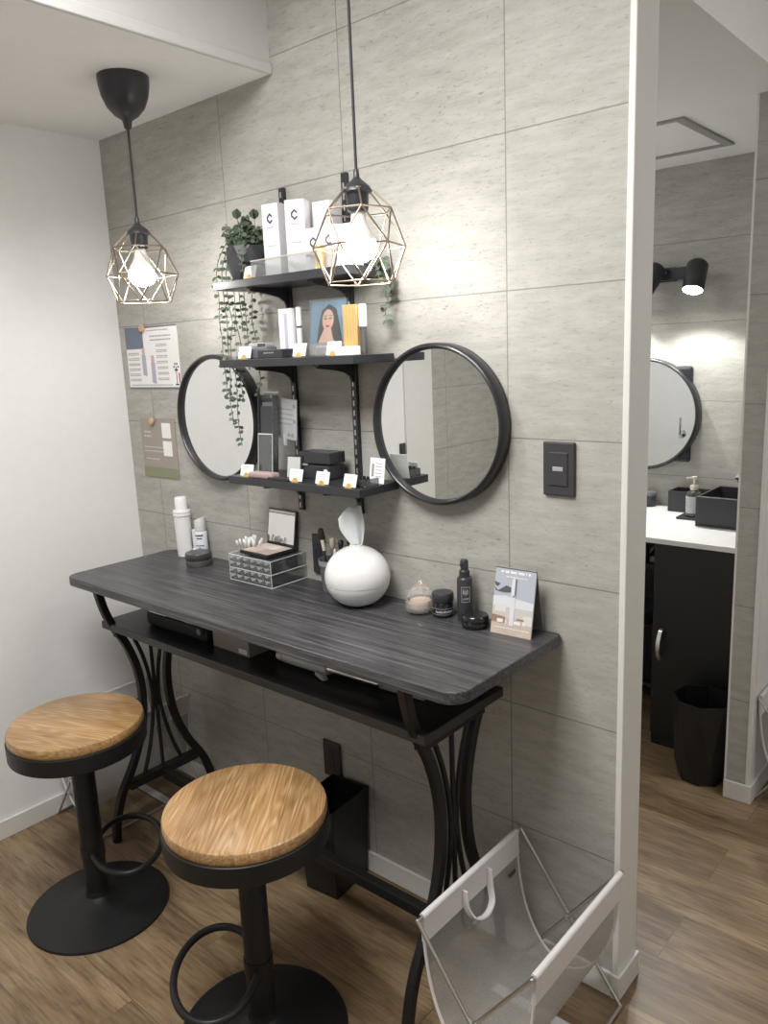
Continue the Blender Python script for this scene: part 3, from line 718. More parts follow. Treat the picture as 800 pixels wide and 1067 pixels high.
# --- white cartons with the angular C mark
def cmark(mb, x, z, h, y):
    t = h*.20; w_ = h*.36
    out = [(w_*.9, h*.22), (0, h*.5), (-w_, h*.18), (-w_, -h*.18), (0, -h*.5), (w_*.9, -h*.22)]
    inn = [(w_*.62, h*.10), (0, h*.28), (-w_+t*.8, h*.09), (-w_+t*.8, -h*.09), (0, -h*.28), (w_*.62, -h*.10)]
    for i in range(5):
        mb.prism([(x+out[i][0], z+out[i][1]), (x+out[i+1][0], z+out[i+1][1]), (x+inn[i+1][0], z+inn[i+1][1]), (x+inn[i][0], z+inn[i][1])], y-.0004, y, 'y')
def carton(label, x, y, w_, d, h, rz=0, red=False, logo=True, group='white cartons on the top shelf'):
    s = thing('white_carton', label, 'carton', (x, y, SZ[0]), rz, group)
    q = MB(); q.box(-w_/2, w_/2, -d/2, d/2, 0, h); q.build('box', BOXW, s, bevel=.0008)
    q = MB(); q.box(-w_/2+.001, w_/2-.001, -d/2+.001, d/2-.001, h-.0005, h+.0006); q.build('lid_flap', WMAT, s)
    if logo:
        q = MB(); cmark(q, 0, h*.80 if h > .12 else h*.66, min(.026, h*.3), -d/2-.0001)
        q.build('logo', INK, s)
        if h > .12: q = MB(); bars(q, -w_*.28, w_*.28, h*.42, .0022, -d/2-.0001, 1); q.build('print', INKG, s)
        q = MB(); bars(q, -w_*.2, w_*.2, (h*.80 if h > .12 else h*.66)-.022, .0018, -d/2-.0001, 1); q.build('logo_caption', INKR, s)
    return s
carton('tall white carton with C mark, nearest the plant', .934, -.100, .050, .050, .172, 9)
carton('tallest white carton with C mark, second from the plant', 1.012, -.098, .050, .050, .170, 24)
carton('plain tall white carton at the back, between tall and short cartons', 1.058, -.045, .052, .050, .166, 8, logo=False)
carton('short white carton with C mark before the tall ones, nearest the lamp cage', 1.092, -.118, .044, .042, .094, 16)
carton('short white carton half hidden by the lamp cage, second in its row', 1.140, -.112, .044, .044, .096, 12)
carton('short white carton behind the glowing right lamp, last in its row', 1.186, -.104, .040, .040, .094, 8)
o = MB(); o.lathe([(.012, 0), (.012, .050), (.010, .053), (0, .053)], 20); g = o.build('gold_tube', GOLDF, smooth=40); g.location = (1.128, -.1475, SZ[0]); tag(g, 'small gold tube on the top shelf behind the lamp cage', 'tube')
s = thing('acrylic_riser', 'low clear acrylic fence along the front of the cartons on the top shelf', 'acrylic tray', (.885, -.152, SZ[0]))
q = MB(); q.box(0, .30, 0, .0025, .0, .040); q.box(0, .0025, 0, .06, .0, .040); q.box(.2975, .30, 0, .06, 0, .040); q.build('panel', CLEAR, s)
mat('edge_amber', (.55, .50, .42), .3)
for b in ((0, .30, -.0005, .003), (-.0005, .003, .0035, .06)): q = MB(); q.box(*b, .0395, .042); q.build('edge', MATS['edge_amber'], s)

# --- middle shelf goods
s = thing('grey_compact_case', 'grey case with a black label on the left of the middle shelf', 'case', (.850, -.105, SZ[1]), 6)
q = MB(); q.box(-.036, .036, -.02, .02, 0, .030); q.build('case_body', GREYT, s, bevel=.003)
q = MB(); q.box(-.028, .030, -.018, .018, .030, .040); q.build('lid', mat('case_lid_grey', (.42, .43, .45), .3), s, bevel=.002)
q = MB(); q.box(.004, .030, -.0195, -.018, .031, .0385); q.build('label', INK, s)
s = thing('dark_palette_box', 'flat black box lying on the middle shelf below the white tube carton', 'box', (.925, -.125, SZ[1]), 3)
q = MB(); q.box(-.044, .044, -.022, .022, 0, .022); q.build('box', BLKP, s, bevel=.002)
q = MB(); bars(q, -.02, .016, .012, .003, -.0221, 1); q.build('print', INKG, s)
s = thing('tube_carton', 'tall white carton standing behind the black box on the middle shelf', 'carton', (.938, -.082, SZ[1]), 8)
q = MB(); q.box(-.022, .022, -.016, .016, 0, .122); q.build('box', BOXW, s, bevel=.001)
q = MB(); q.box(-.004, .006, -.0165, -.0159, .015, .11); q.build('stripe', LAV, s)
s = thing('slim_tube', 'slim white lip tube with a dark neck beside the tall white carton', 'tube', (.974, -.082, SZ[1]))
q = MB(); q.lathe([(.0075, 0), (.0075, .072)], 16); q.build('body', WPL, s, smooth=40)
q = MB(); q.lathe([(.006, .072), (.006, .077)], 16); q.build('neck', INK, s, smooth=40)
q = MB(); q.lathe([(.0075, .077), (.0075, .122), (.006, .124), (0, .124)], 16); q.build('cap', WPL, s, smooth=40)
# portrait card in an acrylic stand: generic woman with dark hair before blue
s = thing('portrait_card', 'blue portrait card of a dark-haired woman in an acrylic stand', 'photo card', (1.100, -.118, SZ[1]), 6)
M = T3(0, 0, .004, -9)
q = MB(); q.box(-.052, .052, 0, .003, 0, .128, M); q.build('backing', mat('portrait_blue', (.17, .30, .43), .35, var=.25, vscale=14), s)
q = MB(); q.prism([(-.03, .03), (-.026, .07), (-.018, .105), (.004, .120), (.026, .108), (.036, .075), (.048, .03), (.05, .0275), (-.03, .0275)], -.0008, -.0001, 'y', M); q.build('hair_print', mat('hair_print', (.035, .025, .025), .4), s)
SK = mat('skin_print', (.62, .40, .31), .45)
def ell(mb, cx, cz, rx, rz_, y, M, n=20): mb.prism([(cx+rx*math.cos(2*PI*i/n), cz+rz_*math.sin(2*PI*i/n)) for i in range(n)], y-.0006, y, 'y', M)
q = MB(); ell(q, .002, .082, .0175, .025, -.0009, M); q.prism([(-.007, .062), (.012, .062), (.02, .036), (.028, .0275), (-.025, .0275), (-.012, .04)], -.0014, -.0009, 'y', M); q.prism([(-.026, .0275), (-.012, .0275), (-.004, .052), (-.002, .066), (-.006, .067), (-.014, .05)], -.0018, -.0014, 'y', M); q.build('face_print', SK, s)
q = MB()
for ex in (-.0055, .0095): q.box(ex-.004, ex+.004, -.0022, -.0016, .084, .0865, M); q.box(ex-.005, ex+.005, -.0022, -.0016, .091, .0925, M)
q.build('eye_print', INK, s)
q = MB(); ell(q, .002, .067, .006, .003, -.0018, M, 12); q.build('lip_print', INKR, s)
q = MB(); q.box(-.052, .052, -.0012, 0, 0, .0275, M); q.build('caption_band', mat('caption_grey', (.33, .31, .33), .4), s)
q = MB(); bars(q, -.03, .02, .017, .004, -.0014, 1, 0, M); q.build('print', mat('caption_print', (.6, .58, .58), .5), s)
q = MB(); q.box(-.056, .056, -.0055, -.0035, -.002, .132, M); q.box(-.056, .056, .004, .0055, -.002, .132, M); q.box(-.05, .05, -.008, .04, -.004, -.0025); q.build('acrylic_holder', CLEAR, s)
s = thing('gold_carton', 'upright gold carton on the middle shelf right of the portrait', 'carton', (1.183, -.108, SZ[1]), 14)
q = MB(); q.box(-.019, .019, -.014, .014, 0, .115); q.build('box', GOLDF, s, bevel=.001)
q = MB()
for xx in (-.012, -.004, .006, .013): q.box(xx-.0015, xx+.0015, -.0146, -.0139, .004, .111)
q.build('stripe', GOLD, s)
s = thing('white_capped_wand', 'clear wand tube with a white cap beside the gold carton', 'tube', (1.212, -.104, SZ[1]+.0005))
q = MB(); q.lathe([(.008, 0), (.008, .062)], 16); q.build('tube', CLEARD, s, smooth=40)
q = MB(); q.lathe([(.002, .004), (.002, .06)], 8); q.build('wand', INKG, s, smooth=40)
q = MB(); q.lathe([(.0095, .064), (.0095, .112), (.008, .114), (0, .114)], 16); q.build('cap', WPL, s, smooth=40)
q = MB(); q.box(-.030, .030, -.012, .012, 0, .020); g = q.build('flat_white_box', BOXW, bevel=.001); g.location = (1.190, -.138, SZ[1]); tag(g, 'flat white box lying before the gold carton on the middle shelf', 'box')

# --- bottom shelf goods
s = thing('brochure_holder', 'tall clear acrylic holder of dark brochures on the bottom shelf', 'brochure holder', (.850, -.108, SZ[2]), 4)
M = T3(0, 0, .003, -5) @ Matrix.Diagonal((.72, .62, 1, 1))
q = MB(); q.box(-.037, .037, -.026, -.024, .0, .11, M); q.box(-.037, -.035, -.026, .012, 0, .215, M); q.box(.035, .037, -.026, .012, 0, .215, M); q.box(-.037, .037, .010, .012, 0, .222, M); q.box(-.037, .037, -.026, .012, 0, .002, M); q.build('acrylic_case', CLEARD, s)
q = MB(); q.box(-.037, .037, -.027, -.0235, .109, .112, M); q.box(-.037, .037, .0095, .0125, .2205, .2235, M); q.box(-.0375, -.0355, -.027, -.0245, 0, .11, M); q.box(.0355, .0375, -.027, -.0245, 0, .11, M); q.build('edge', RIMC, s)
for k in range(3):
    q = MB(); q.box(-.03+k*.002, .030-k*.003, -.018+k*.009, -.0165+k*.009, .004, .185+k*.01, M); q.build('brochure', (CHAR, GREYT, BLKP)[k], s)
s = thing('hanging_notice', 'small printed notice card clipped to the left shelf rail', 'notice', (.874, -.066, 1.272), 0)
q = MB(); q.box(-.054, .046, 0, .002, .0, .108, T3(0, 0, 0, 0, 5)); q.build('card', mat('notice_grey', (.50, .51, .52), .4, var=.12, vscale=50), s)
q = MB(); M = T3(0, -.0001, 0, 0, 5); bars(q, -.035, .03, .078, .004, 0, 4, .013, M)
for xx, zz in ((-.043, .088), (.036, .09), (-.043, .05), (.037, .05), (-.04, .012), (.03, .012), (-.025, .012), (.016, .012)): ell(q, xx, zz, .006, .006, 0, M, 8)
q.build('print', INKG, s)
q = MB(); q.box(-.002, .004, -.004, .004, -.018, .012); q.build('clip', RIMC, s)
s = thing('black_storage_case', 'black box with a small white knob on the bottom shelf', 'case', (1.005, -.064, SZ[2]), 3)
q = MB(); q.box(-.055, .055, -.032, .03, 0, .037); q.build('case_body', BLKP, s, bevel=.003)
q = MB(); q.box(-.055, .058, -.030, .032, .040, .070); q.build('lid', SHELF, s, bevel=.003)
q = MB(); q.box(-.05, -.015, -.0345, -.0315, .036, .041); q.build('clasp', STEEL, s)
q = MB(); q.lathe([(.005, 0), (.006, .004), (0, .006)], 12, T3(.046, -.032, .024, 90)); q.build('knob', WPL, s, smooth=40)
s = thing('framed_mini_sign', 'small pale grey card in a dark frame on the bottom shelf', 'sign', (.946, -.110, SZ[2]), 5)
q = MB(); q.box(-.024, .027, 0, .006, 0, .060, T3(0, 0, 0, -8)); q.build('frame', BLKP, s)
q = MB(); q.box(-.022, .022, -.0008, .0, .003, .057, T3(0, 0, 0, -8)); q.build('card', mat('pale_card', (.55, .56, .56), .4), s)
q = MB(); q.box(-.045, .045, -.016, .016, 0, .016); g = q.build('pink_pencil_case', PINKB, bevel=.005); g.location = (.862, -.139, SZ[2]); g.rotation_euler = (0, 0, R(4)); tag(g, 'dusty pink slim case lying on the bottom shelf beside the leftmost price card', 'case')
q = MB(); q.box(-.04, .04, -.010, .010, 0, .007); g = q.build('black_slim_box', BLKG, bevel=.001); g.location = (.935, -.145, SZ[2]); tag(g, 'thin black slab at the front edge of the bottom shelf, right of the pink case', 'box')
s = thing('tester_card', 'white tester card standing at the right end of the bottom shelf', 'card', (1.205, -.075, SZ[2]), -6)
q = MB(); q.box(-.026, .026, 0, .0015, .002, .064, T3(0, 0, 0, -8)); q.build('card', CARD, s)
q = MB(); M = T3(0, -.0002, 0, -8); q.box(-.019, -.011, -.0003, 0, .018, .05, M); bars(q, -.005, .018, .05, .002, 0, 5, .008, M); q.build('print', INKG, s)
s = thing('tester_rack', 'small clear rack of dark testers at the right end of the bottom shelf', 'rack', (1.19, -.108, SZ[2]), -3)
q = MB(); q.box(-.034, .034, -.022, .022, 0, .004); q.box(-.034, .034, -.022, -.0205, 0, .020); q.box(.0325, .034, -.022, .022, 0, .02); q.box(-.034, -.0325, -.022, .022, 0, .02); q.build('tray', CLEARD, s)
for k in range(5):
    q = MB(); q.lathe([(.0052, .004), (.0052, .016), (.004, .022), (.004, .026), (0, .026)], 12, T3(-.026+k*.013, -.006, 0)); q.build('tester', BLKG, s, smooth=40)

# ------------------------------------------------------------------ on the table
s = thing('white_lotion_bottle', 'tall white bottle with a ribbed cap, leftmost on the table', 'bottle', (.330, -.045, TT))
q = MB(); q.lathe([(.021, 0), (.0235, .002), (.0245, .02), (.0262, .128), (.026, .133)], 36); q.build('body', WPL, s, smooth=40)
q = MB(); q.lathe([(.0265, .134), (.0285, .136), (.0285, .142), (.0265, .143), (.0265, .146), (.0285, .147), (.0275, .153), (.019, .154)], 36); q.build('collar', WPL, s, smooth=30)
q = MB(); q.lathe([(.0195, .154), (.0195, .192), (.017, .196), (0, .196)], 36); q.build('cap', WMAT, s, smooth=40)
s = thing('white_pump_bottle', 'white bottle with navy print and a slanted cap, second on the table', 'bottle', (.404, -.032, TT), 35)
q = MB(); q.lathe([(.018, 0), (.0205, .002), (.0205, .086), (.019, .089), (.016, .09)], 32); q.build('body', mat('pearl_white', (.72, .74, .80), .3), s, smooth=40)
q = MB(); v = q.lathe([(.0165, .091), (.0175, .093), (.0175, .130)], 32)
for x_ in v:
    if x_.co.z > .12: x_.co.z += x_.co.x*.32
q.build('cap', WPL, s, smooth=40)
q = MB()
for zz, hh, ww in ((.076, .005, 34), (.067, .004, 24), (.044, .003, 36), (.036, .003, 10)):
    for a in range(-ww, ww, 7): q.box(-.0013, .0013, -.0212, -.0203, zz, zz+hh*random.uniform(.7, 1), Matrix.Rotation(R(a+5), 4, 'Z'))
q.build('print', INKN, s)
s = thing('white_cream_tube', 'short white tube with a flared white cap, behind the navy-print bottle', 'bottle', (.369, -.022, TT))
q = MB(); q.lathe([(.017, .0), (.0185, .002), (.0185, .024), (.016, .026), (.0135, .028)], 28); q.build('cap', WPL, s, smooth=30)
q = MB(); q.lathe([(.0135, .028), (.0145, .04), (.0155, .082), (.016, .088), (0, .089)], 28); q.build('body', WMAT, s, smooth=40)
s = thing('powder_jar', 'low round dark jar on the table before the white bottles', 'jar', (.462, -.088, TT))
q = MB(); q.lathe([(.038, 0), (.0405, .003), (.0405, .018), (.038, .020)], 40); q.build('body', mat('smoke_jar', (.13, .12, .125), .2, spec=.7), s, smooth=40)
q = MB(); q.lathe([(.0405, .020), (.0415, .022), (.0415, .036), (.039, .040), (0, .041)], 40); q.build('lid', DARKJ, s, smooth=40)

# acrylic organiser with quilted drawer fronts
AX, AY = .768, -.066
s = thing('acrylic_drawer_box', 'clear quilted two-drawer acrylic organiser under the open palette', 'organiser', (AX, AY, TT))
aw, ad, ah = .090, .070, .076
q = MB()
for z in (0, .037, ah-.002): q.box(-aw, aw, -ad, ad, z, z+.002)
q.box(-aw, -aw+.002, -ad, ad, 0, ah); q.box(aw-.002, aw, -ad, ad, 0, ah); q.box(-aw, aw, ad-.002, ad, 0, ah); q.build('shell', CLEAR, s)
q = MB()
for z in (0, .0375, ah):
    for a_, b_ in (((-aw, -ad), (aw, -ad)), ((aw, -ad), (aw, ad)), ((-aw, ad), (aw, ad)), ((-aw, -ad), (-aw, ad))): q.tube([(*a_, z), (*b_, z)], .0012, 4)
for a_ in ((-aw, -ad), (aw, -ad), (aw, ad), (-aw, ad)): q.tube([(*a_, 0), (*a_, ah)], .0012, 4)
q.build('edge', RIMC, s)
for dz in (.002, .039):
    q = MB(); nx, nz_ = 6, 2; cw = 2*aw/nx; chh = .035/nz_
    for i in range(nx):
        for j in range(nz_):
            xa, za = -aw+i*cw, dz+j*chh
            b_ = [q.bm.verts.new(p) for p in ((xa, -ad, za), (xa+cw, -ad, za), (xa+cw, -ad, za+chh), (xa, -ad, za+chh))]
            t_ = q.bm.verts.new((xa+cw/2, -ad-.007, za+chh/2))
            for m_ in range(4): q.bm.faces.new([b_[m_], b_[(m_+1) % 4], t_])
    q.build('drawer_front', clear_mat('quilted_acrylic', (.55, .57, .57), .28, .20, (.45, .46, .46)) if dz < .01 else MATS['quilted_acrylic'], s)
    q = MB(); q.box(-aw+.03, aw-.008, -ad+.012, ad-.01, dz+.002, dz+.026); q.build('drawer_contents', BLKP, s, bevel=.003)
# swabs in the organiser's open left compartment
sw_group = 'cotton swabs in the organiser'
q = MB(); q.lathe([(0, 0), (.0013, .001), (.0013, .056), (.0032, .059), (.0042, .066), (.0032, .073), (0, .075)], 8)
sw0 = q.build('cotton_swab', WMAT, smooth=60); tag(sw0, 'white cotton swab in the bunch standing left of the open palette', 'cotton swab', sw_group)
sw = []
for k in range(22):
    o = sw0 if k == 0 else sw0.copy()
    if k: COL.objects.link(o)
    a, r = random.uniform(0, 2*PI), random.uniform(0, .016)
    o.location = (AX-aw+.022+r*.7*math.cos(a), -.075+r*math.sin(a)*1.6, TT+ah-.042+random.uniform(0, .010))
    o.rotation_euler = (-math.sin(a)*r*18, math.cos(a)*r*22, 0)
# open make-up palette
s = thing('makeup_palette', 'open black make-up palette with a mirror lid on the acrylic organiser', 'palette', (.766, -.070, TT+ah+.0016), -2)
q = MB(); q.box(-.056, .068, -.052, .052, 0, .010); q.build('case', BLKG, s, bevel=.002)
cols = [(.62, .52, .45), (.70, .60, .54), (.55, .45, .40), (.66, .56, .52), (.48, .38, .34), (.74, .66, .60), (.58, .46, .42), (.65, .58, .52)]
for i in range(4):
    for j in range(2):
        q = MB(); q.box(-.051+i*.0290, -.0235+i*.0290, -.046+j*.047, -.002+j*.047, .0095, .0108); q.build('pan', mat('powder_%s' % 'abcdefgh'[i*2+j], cols[i*2+j], .5), s)
lid = MB(); M = T3(0, .052, .010, -9); lid.box(-.056, .068, -.0035, .0035, 0, .105, M); lid = lid.build('lid', BLKG, s, bevel=.0015)
q = MB(); q.box(-.052, .064, -.0043, -.0036, .008, .092, M); q.build('lid_mirror', MATS['mirror_glass'], lid)
q = MB(); q.box(-.052, .064, -.0043, -.0036, .094, .101, M); q.build('lid_strip', SILV, lid)
# brush cup
s = thing('brush_cup', 'smoky grey cup holding make-up brushes behind the tissue globe', 'cup', (1.012, -.050, TT))
q = MB(); q.lathe([(.026, 0), (.029, .002), (.036, .085), (.037, .088), (.0355, .088), (.034, .084), (.027, .006), (0, .006)], 32); q.build('cup_body', GREYT, s, smooth=40)
q = MB(); q.lathe([(.0372, .074), (.0376, .082), (.0374, .0885), (.0366, .0885)], 32, cap0=False, cap1=False); q.build('rim', mat('cup_rim', (.28, .29, .30), .3), s, smooth=40)
BG = 'make-up brushes in the grey cup'
def brush(label, x, y, tx, ty, ln, hm, bm_, br=.007, up_=True):
    s = thing('makeup_brush', label, 'make-up brush', (x, y, TT+.008), 0, BG); s.rotation_euler = (R(tx), R(ty), 0)
    q = MB(); q.lathe([(.002, 0), (.0032, .03), (.0035, ln*.62)], 10); q.build('handle', hm, s, smooth=50)
    q = MB(); q.lathe([(.0042, ln*.62), (.0055, ln*.80)], 12); q.build('ferrule', STEEL if bm_ is not SOIL else CREAM, s, smooth=50)
    q = MB(); q.lathe([(.0052, ln*.80), (br, ln*.9), (br*.85, ln*.97), (0, ln)], 12); q.build('bristles', bm_, s, smooth=50)
brush('tall brush with black bristles and pale ferrule, leftmost in the cup', 1.004, -.054, 4, -5, .168, BLKP, SOIL, .0085)
brush('brush with pale beige bristles, second in the cup', 1.014, -.050, 2, 3, .142, CREAM, mat('beige_bristle', (.55, .49, .38), .8), .0085)
brush('dark blue-black brush, third in the cup', 1.020, -.046, -2, 9, .138, BLKP, BLKP, .0075)
brush('slim cream-handled brush leaning right in the cup', 1.022, -.060, 8, 14, .125, CREAM, CREAM, .004)
brush('thick round brush with dark bristles, rightmost, peeking over the globe', 1.028, -.040, -3, 20, .150, BLKP, SOIL, .016)
# tissue globe
s = thing('tissue_globe', 'large white globe tissue holder with a tissue sticking out, on the table', 'tissue holder', (1.148, -.098, TT))
q = MB(); pr = []
for k in range(25):
    a = R(-62+k*(62+74)/24); pr.append((.0835*math.cos(a), .074+.0785*math.sin(a)))
half = [p for p in pr if p[1] <= .058]
q.lathe([(0, half[0][1])]+half+[(.0812, .0585)], 56, cap1=True); q.build('lower_bowl', WPL, s, smooth=50)
q = MB(); q.lathe([(.0818, .0592)]+[p for p in pr if p[1] > .062]+[(.017, .152), (.016, .156), (.0135, .157), (.012, .150), (0, .149)], 56); q.build('dome', WPL, s, smooth=50)
q = MB(); G = []
for i in range(13):
    t = i/12; row = []
    for j in range(15):
        u = -1+2*j/14
        wd = .011+.026*math.sin(min(t*1.25, 1)*PI*.62)*(1 if u < 0 else .55)
        z = .150+.105*t*(1-.30*max(-u, 0)**1.6*t) 
        x = u*wd-.010*t+.004; y = (.0045+.004*t)*math.sin(u*5.5+t*1.5)*(1.2-.4*t)
        row.append((x*.78+y*.5, x*.62-y*.7, z))
    G.append(row)
q.sheet(G); q.build('tissue', TISSUE, s, smooth=70, solid=.0006)
# cut-glass candle pot
s = thing('glass_candle_pot', 'small cut-glass onion-shaped pot with a pinkish candle on the table', 'candle holder', (1.318, -.058, TT))
q = MB(); q.lathe([(.026, 0), (.036, .006), (.0385, .016), (.037, .028), (.034, .034), (.0315, .034), (.034, .026), (.035, .016), (.032, .009), (0, .007)], 16); q.build('bowl', GLASSC, s)
q = MB(); q.lathe([(.0335, .035), (.036, .042), (.032, .053), (.020, .064), (.009, .072), (.0035, .080), (.0045, .086), (.002, .094), (0, .098)], 14, phase=.2, cap0=False); q.build('lid', GLASSC, s)
q = MB(); q.lathe([(.024, .009), (.027, .014), (.026, .030), (0, .031)], 20); q.build('candle', mat('pink_wax', (.86, .66, .54), .5), s, smooth=40)
# black jar, spray, compact
s = thing('black_cream_jar', 'black screw-lid jar with a grey label on the table by the spray bottle', 'jar', (1.380, -.050, TT))
q = MB(); q.lathe([(.022, 0), (.0255, .003), (.0255, .033), (.023, .036)], 36); q.build('body', BLKG, s, smooth=40)
q = MB(); q.lathe([(.0255, .037), (.0268, .039), (.0268, .055), (.0245, .059), (0, .060)], 36); q.build('lid', BLKP, s, smooth=40)
q = MB()
for a in range(-40, 62, 6): q.box(-.0012, .0012, -.0262, -.0253, .013, .013+.006*random.uniform(.6, 1), Matrix.Rotation(R(a+38), 4, 'Z'))
q.lathe([(.0258, .0085), (.0258, .0095)], 36, cap0=False, cap1=False); q.lathe([(.0258, .0225), (.0258, .0235)], 36, cap0=False, cap1=False); q.build('label_print', mat('silver_print', (.40, .40, .42), .4), s)
s = thing('black_spray_bottle', 'black spray bottle with a square white-outlined label on the table', 'bottle', (1.438, -.040, TT))
q = MB(); q.lathe([(.016, 0), (.0185, .002), (.0185, .098), (.016, .103), (.0115, .105)], 36); q.build('body', BLKP, s, smooth=40)
q = MB(); q.lathe([(.0125, .105), (.0125, .118), (.0105, .120), (.0095, .121), (.0095, .142), (.0075, .145), (0, .145)], 28); q.box(-.0035, .0035, -.013, -.008, .132, .138); q.build('spray_cap', BLKP, s, smooth=40)
q = MB(); lw_ = MATS['silver_print']
def onb(a, z0, z1, wd): q.box(-wd/2, wd/2, -.0191, -.0183, z0, z1, Matrix.Rotation(R(a), 4, 'Z'))
for a in range(12, 72, 4): onb(a, .046, .0472, .0014); onb(a, .082, .0832, .0014)
onb(11, .046, .0832, .001); onb(72, .046, .0832, .001)
for a, z0, z1 in ((22, .066, .076), (27, .064, .078), (33, .066, .074), (39, .064, .078), (45, .062, .074), (51, .066, .078), (57, .064, .076)): onb(a, z0, z1, .0012)
for a in range(22, 64, 5): onb(a, .052, .052+.006*random.uniform(.5, 1), .001)
q.build('label_print', lw_, s)
s = thing('black_compact', 'flat round glossy black compact between spray bottle and card stand', 'compact', (1.487, -.070, TT), 12)
q = MB(); q.lathe([(.027, 0), (.0315, .003), (.0325, .012), (.0315, .0135)], 40); q.build('base', BLKG, s, smooth=40)
q = MB(); q.lathe([(.0315, .0142), (.0325, .016), (.0315, .025), (.028, .029), (0, .0305)], 40); q.build('lid', BLKG, s, smooth=40)
q = MB(); q.box(-.004, .004, -.0335, -.031, .010, .019); q.build('clasp', DARKJ, s)
# standing card
s = thing('card_stand', 'tent-shaped product card with seaside picture at the right end of the table', 'display card', (1.585, -.078, TT), 3)
M = T3(0, 0, 0, -12)
CW, CH = .050, .150
q = MB(); q.box(-CW, CW, 0, .004, 0, CH, M); q.build('front_panel', mat('card_sky', (.46, .49, .56), .3), s, bevel=.0005)
q = MB(); q.box(-CW, CW, -.003, 0, 0, CH, T3(0, .064, 0, 12)); q.build('back_panel', mat('card_back_grey', (.17, .175, .18), .4), s)
q = MB(); q.prism([(-CW, .062), (CW, .062), (CW, .078), (.01, .082), (-.02, .086), (-CW, .083)], -.0006, -.0001, 'y', M); q.build('picture_cloud', mat('card_cloud', (.70, .72, .76), .3), s)
q = MB(); q.box(-CW, CW, -.0006, -.0001, .038, .062, M); q.build('picture_sea', mat('card_haze', (.60, .57, .55), .3), s)
q = MB(); q.box(-CW, CW, -.0007, -.0001, 0, .038, M); q.build('picture_sand', mat('card_sand', (.60, .50, .42), .35, var=.15, vscale=60), s)
q = MB(); q.prism([(-CW, .026), (-CW, .042), (-.018, .040), (-.012, .030), (-.022, .024)], -.0010, -.0007, 'y', M); q.box(.012, .030, -.0010, -.0006, .036, .040, M); q.build('picture_rock', mat('card_brown', (.34, .22, .15), .4), s)
mat('card_foam', (.72, .69, .67), .4)
for b in ((.028, CW, .028, .048), (-.044, -.016, .05, .066)): q = MB(); q.box(b[0], b[1], -.0010, -.0006, b[2], b[3], M); q.build('picture_wave', MATS['card_foam'], s)
q = MB(); q.prism([(-CW, .104), (-.04, .096), (-.028, .104), (-.02, .110), (-.008, .106), (-.008, .096), (-.02, .094), (-.034, .094), (-.046, .096)], -.0009, -.0003, 'y', M); q.prism([(-CW, .116), (-.036, .112), (-.042, .105), (-.048, .108)], -.0009, -.0003, 'y', M); q.build('picture_foliage', mat('card_leaf', (.10, .11, .12), .4), s)
q = MB(); q.box(-.006, .005, -.0016, -.0008, .022, .126, M); q.build('picture_tube', mat('card_tube', (.72, .73, .78), .2), s)
q = MB(); q.box(.002, .005, -.0022, -.0015, .09, .126, M); q.box(-.002, .004, -.0022, -.0015, .086, .089, M); q.build('picture_tube_shade', SLATE, s)
q = MB(); bars(q, -.036, .028, .137, .005, -.0004, 1, 0, M); bars(q, -.022, .03, .128, .0025, -.0004, 1, 0, M); bars(q, -.036, -.012, .026, .008, -.0012, 1, 0, M); bars(q, .006, .034, .026, .007, -.0012, 1, 0, M); bars(q, -.04, .044, .014, .002, -.0008, 1, 0, M); ell(q, .034, .1395, .003, .003, -.0004, M, 10); q.build('print', mat('card_white_print', (.82, .82, .84), .4), s)

# ------------------------------------------------------------------ on the lower shelf
LS = .7135
s = thing('taupe_box', 'taupe cardboard box with a white sticker on the shelf under the tabletop', 'box', (.823, -.205, LS), -1)
q = MB(); q.box(-.078, .078, -.06, .06, 0, .056); q.build('box', BROWN, s, bevel=.001)
q = MB(); q.box(.035, .068, -.0606, -.0599, .006, .018); q.build('sticker', CARD, s)
q = MB(); bars(q, .038, .064, .011, .002, -.0607, 1); q.build('print', INKG, s)
s = thing('curling_iron', 'white curling iron with a steel barrel on the shelf under the tabletop', 'curling iron', (1.12, -.235, LS+.024), 2)
RY = Matrix.Rotation(R(90), 4, 'Y')
q = MB(); q.lathe([(.010, -.13), (.0145, -.128), (.0150, -.115), (.0125, -.110), (.016, -.105), (.0175, -.06), (.0175, .03), (.016, .045)], 20, RY); q.build('grip', mat('iron_grey', (.52, .52, .52), .35), s, smooth=40)
q = MB(); q.lathe([(.0130, -.112), (.0136, -.108), (.0130, -.104)], 20, RY); q.build('band', COPPER, s, smooth=40)
q = MB(); q.lathe([(.012, .045), (.012, .20), (.009, .206), (0, .207)], 20, RY); q.build('barrel', CHROME, s, smooth=40)
q = MB(); q.tube(smooth_path([(.03, -.012, .016), (.08, -.013, .020), (.14, -.012, .016), (.195, -.012, .012)], 5), 0, flat=(.016, .003, (0, 1, 0))); q.build('clamp', CHROME, s, smooth=40)
q = MB(); q.prism([(.02, -.004), (.045, -.010), (.052, -.023), (.040, -.0235), (.02, -.015)], -.026, -.012, 'y'); q.build('lever', mat('lever_grey', (.5, .5, .5), .4), s, bevel=.002)
s = thing('hair_straightener', 'grey hair straightener lying behind the curling iron under the tabletop', 'hair iron', (1.34, -.20, LS+.016), 3)
q = MB(); q.box(-.13, .10, -.015, .015, -.014, .002); q.build('lower_arm', mat('iron_warm_grey', (.40, .39, .37), .4), s, bevel=.005)
q = MB(); q.box(-.13, .10, -.015, .015, .006, .020); q.build('upper_arm', MATS['iron_warm_grey'], s, bevel=.005)
q = MB(); q.box(-.12, -.02, -.011, .011, .002, .006); q.build('heat_plate', CHROME, s)
s = thing('black_tool_pouch', 'black pouch with steel clips at the left end of the shelf under the tabletop', 'pouch', (.575, -.215, LS), 1)
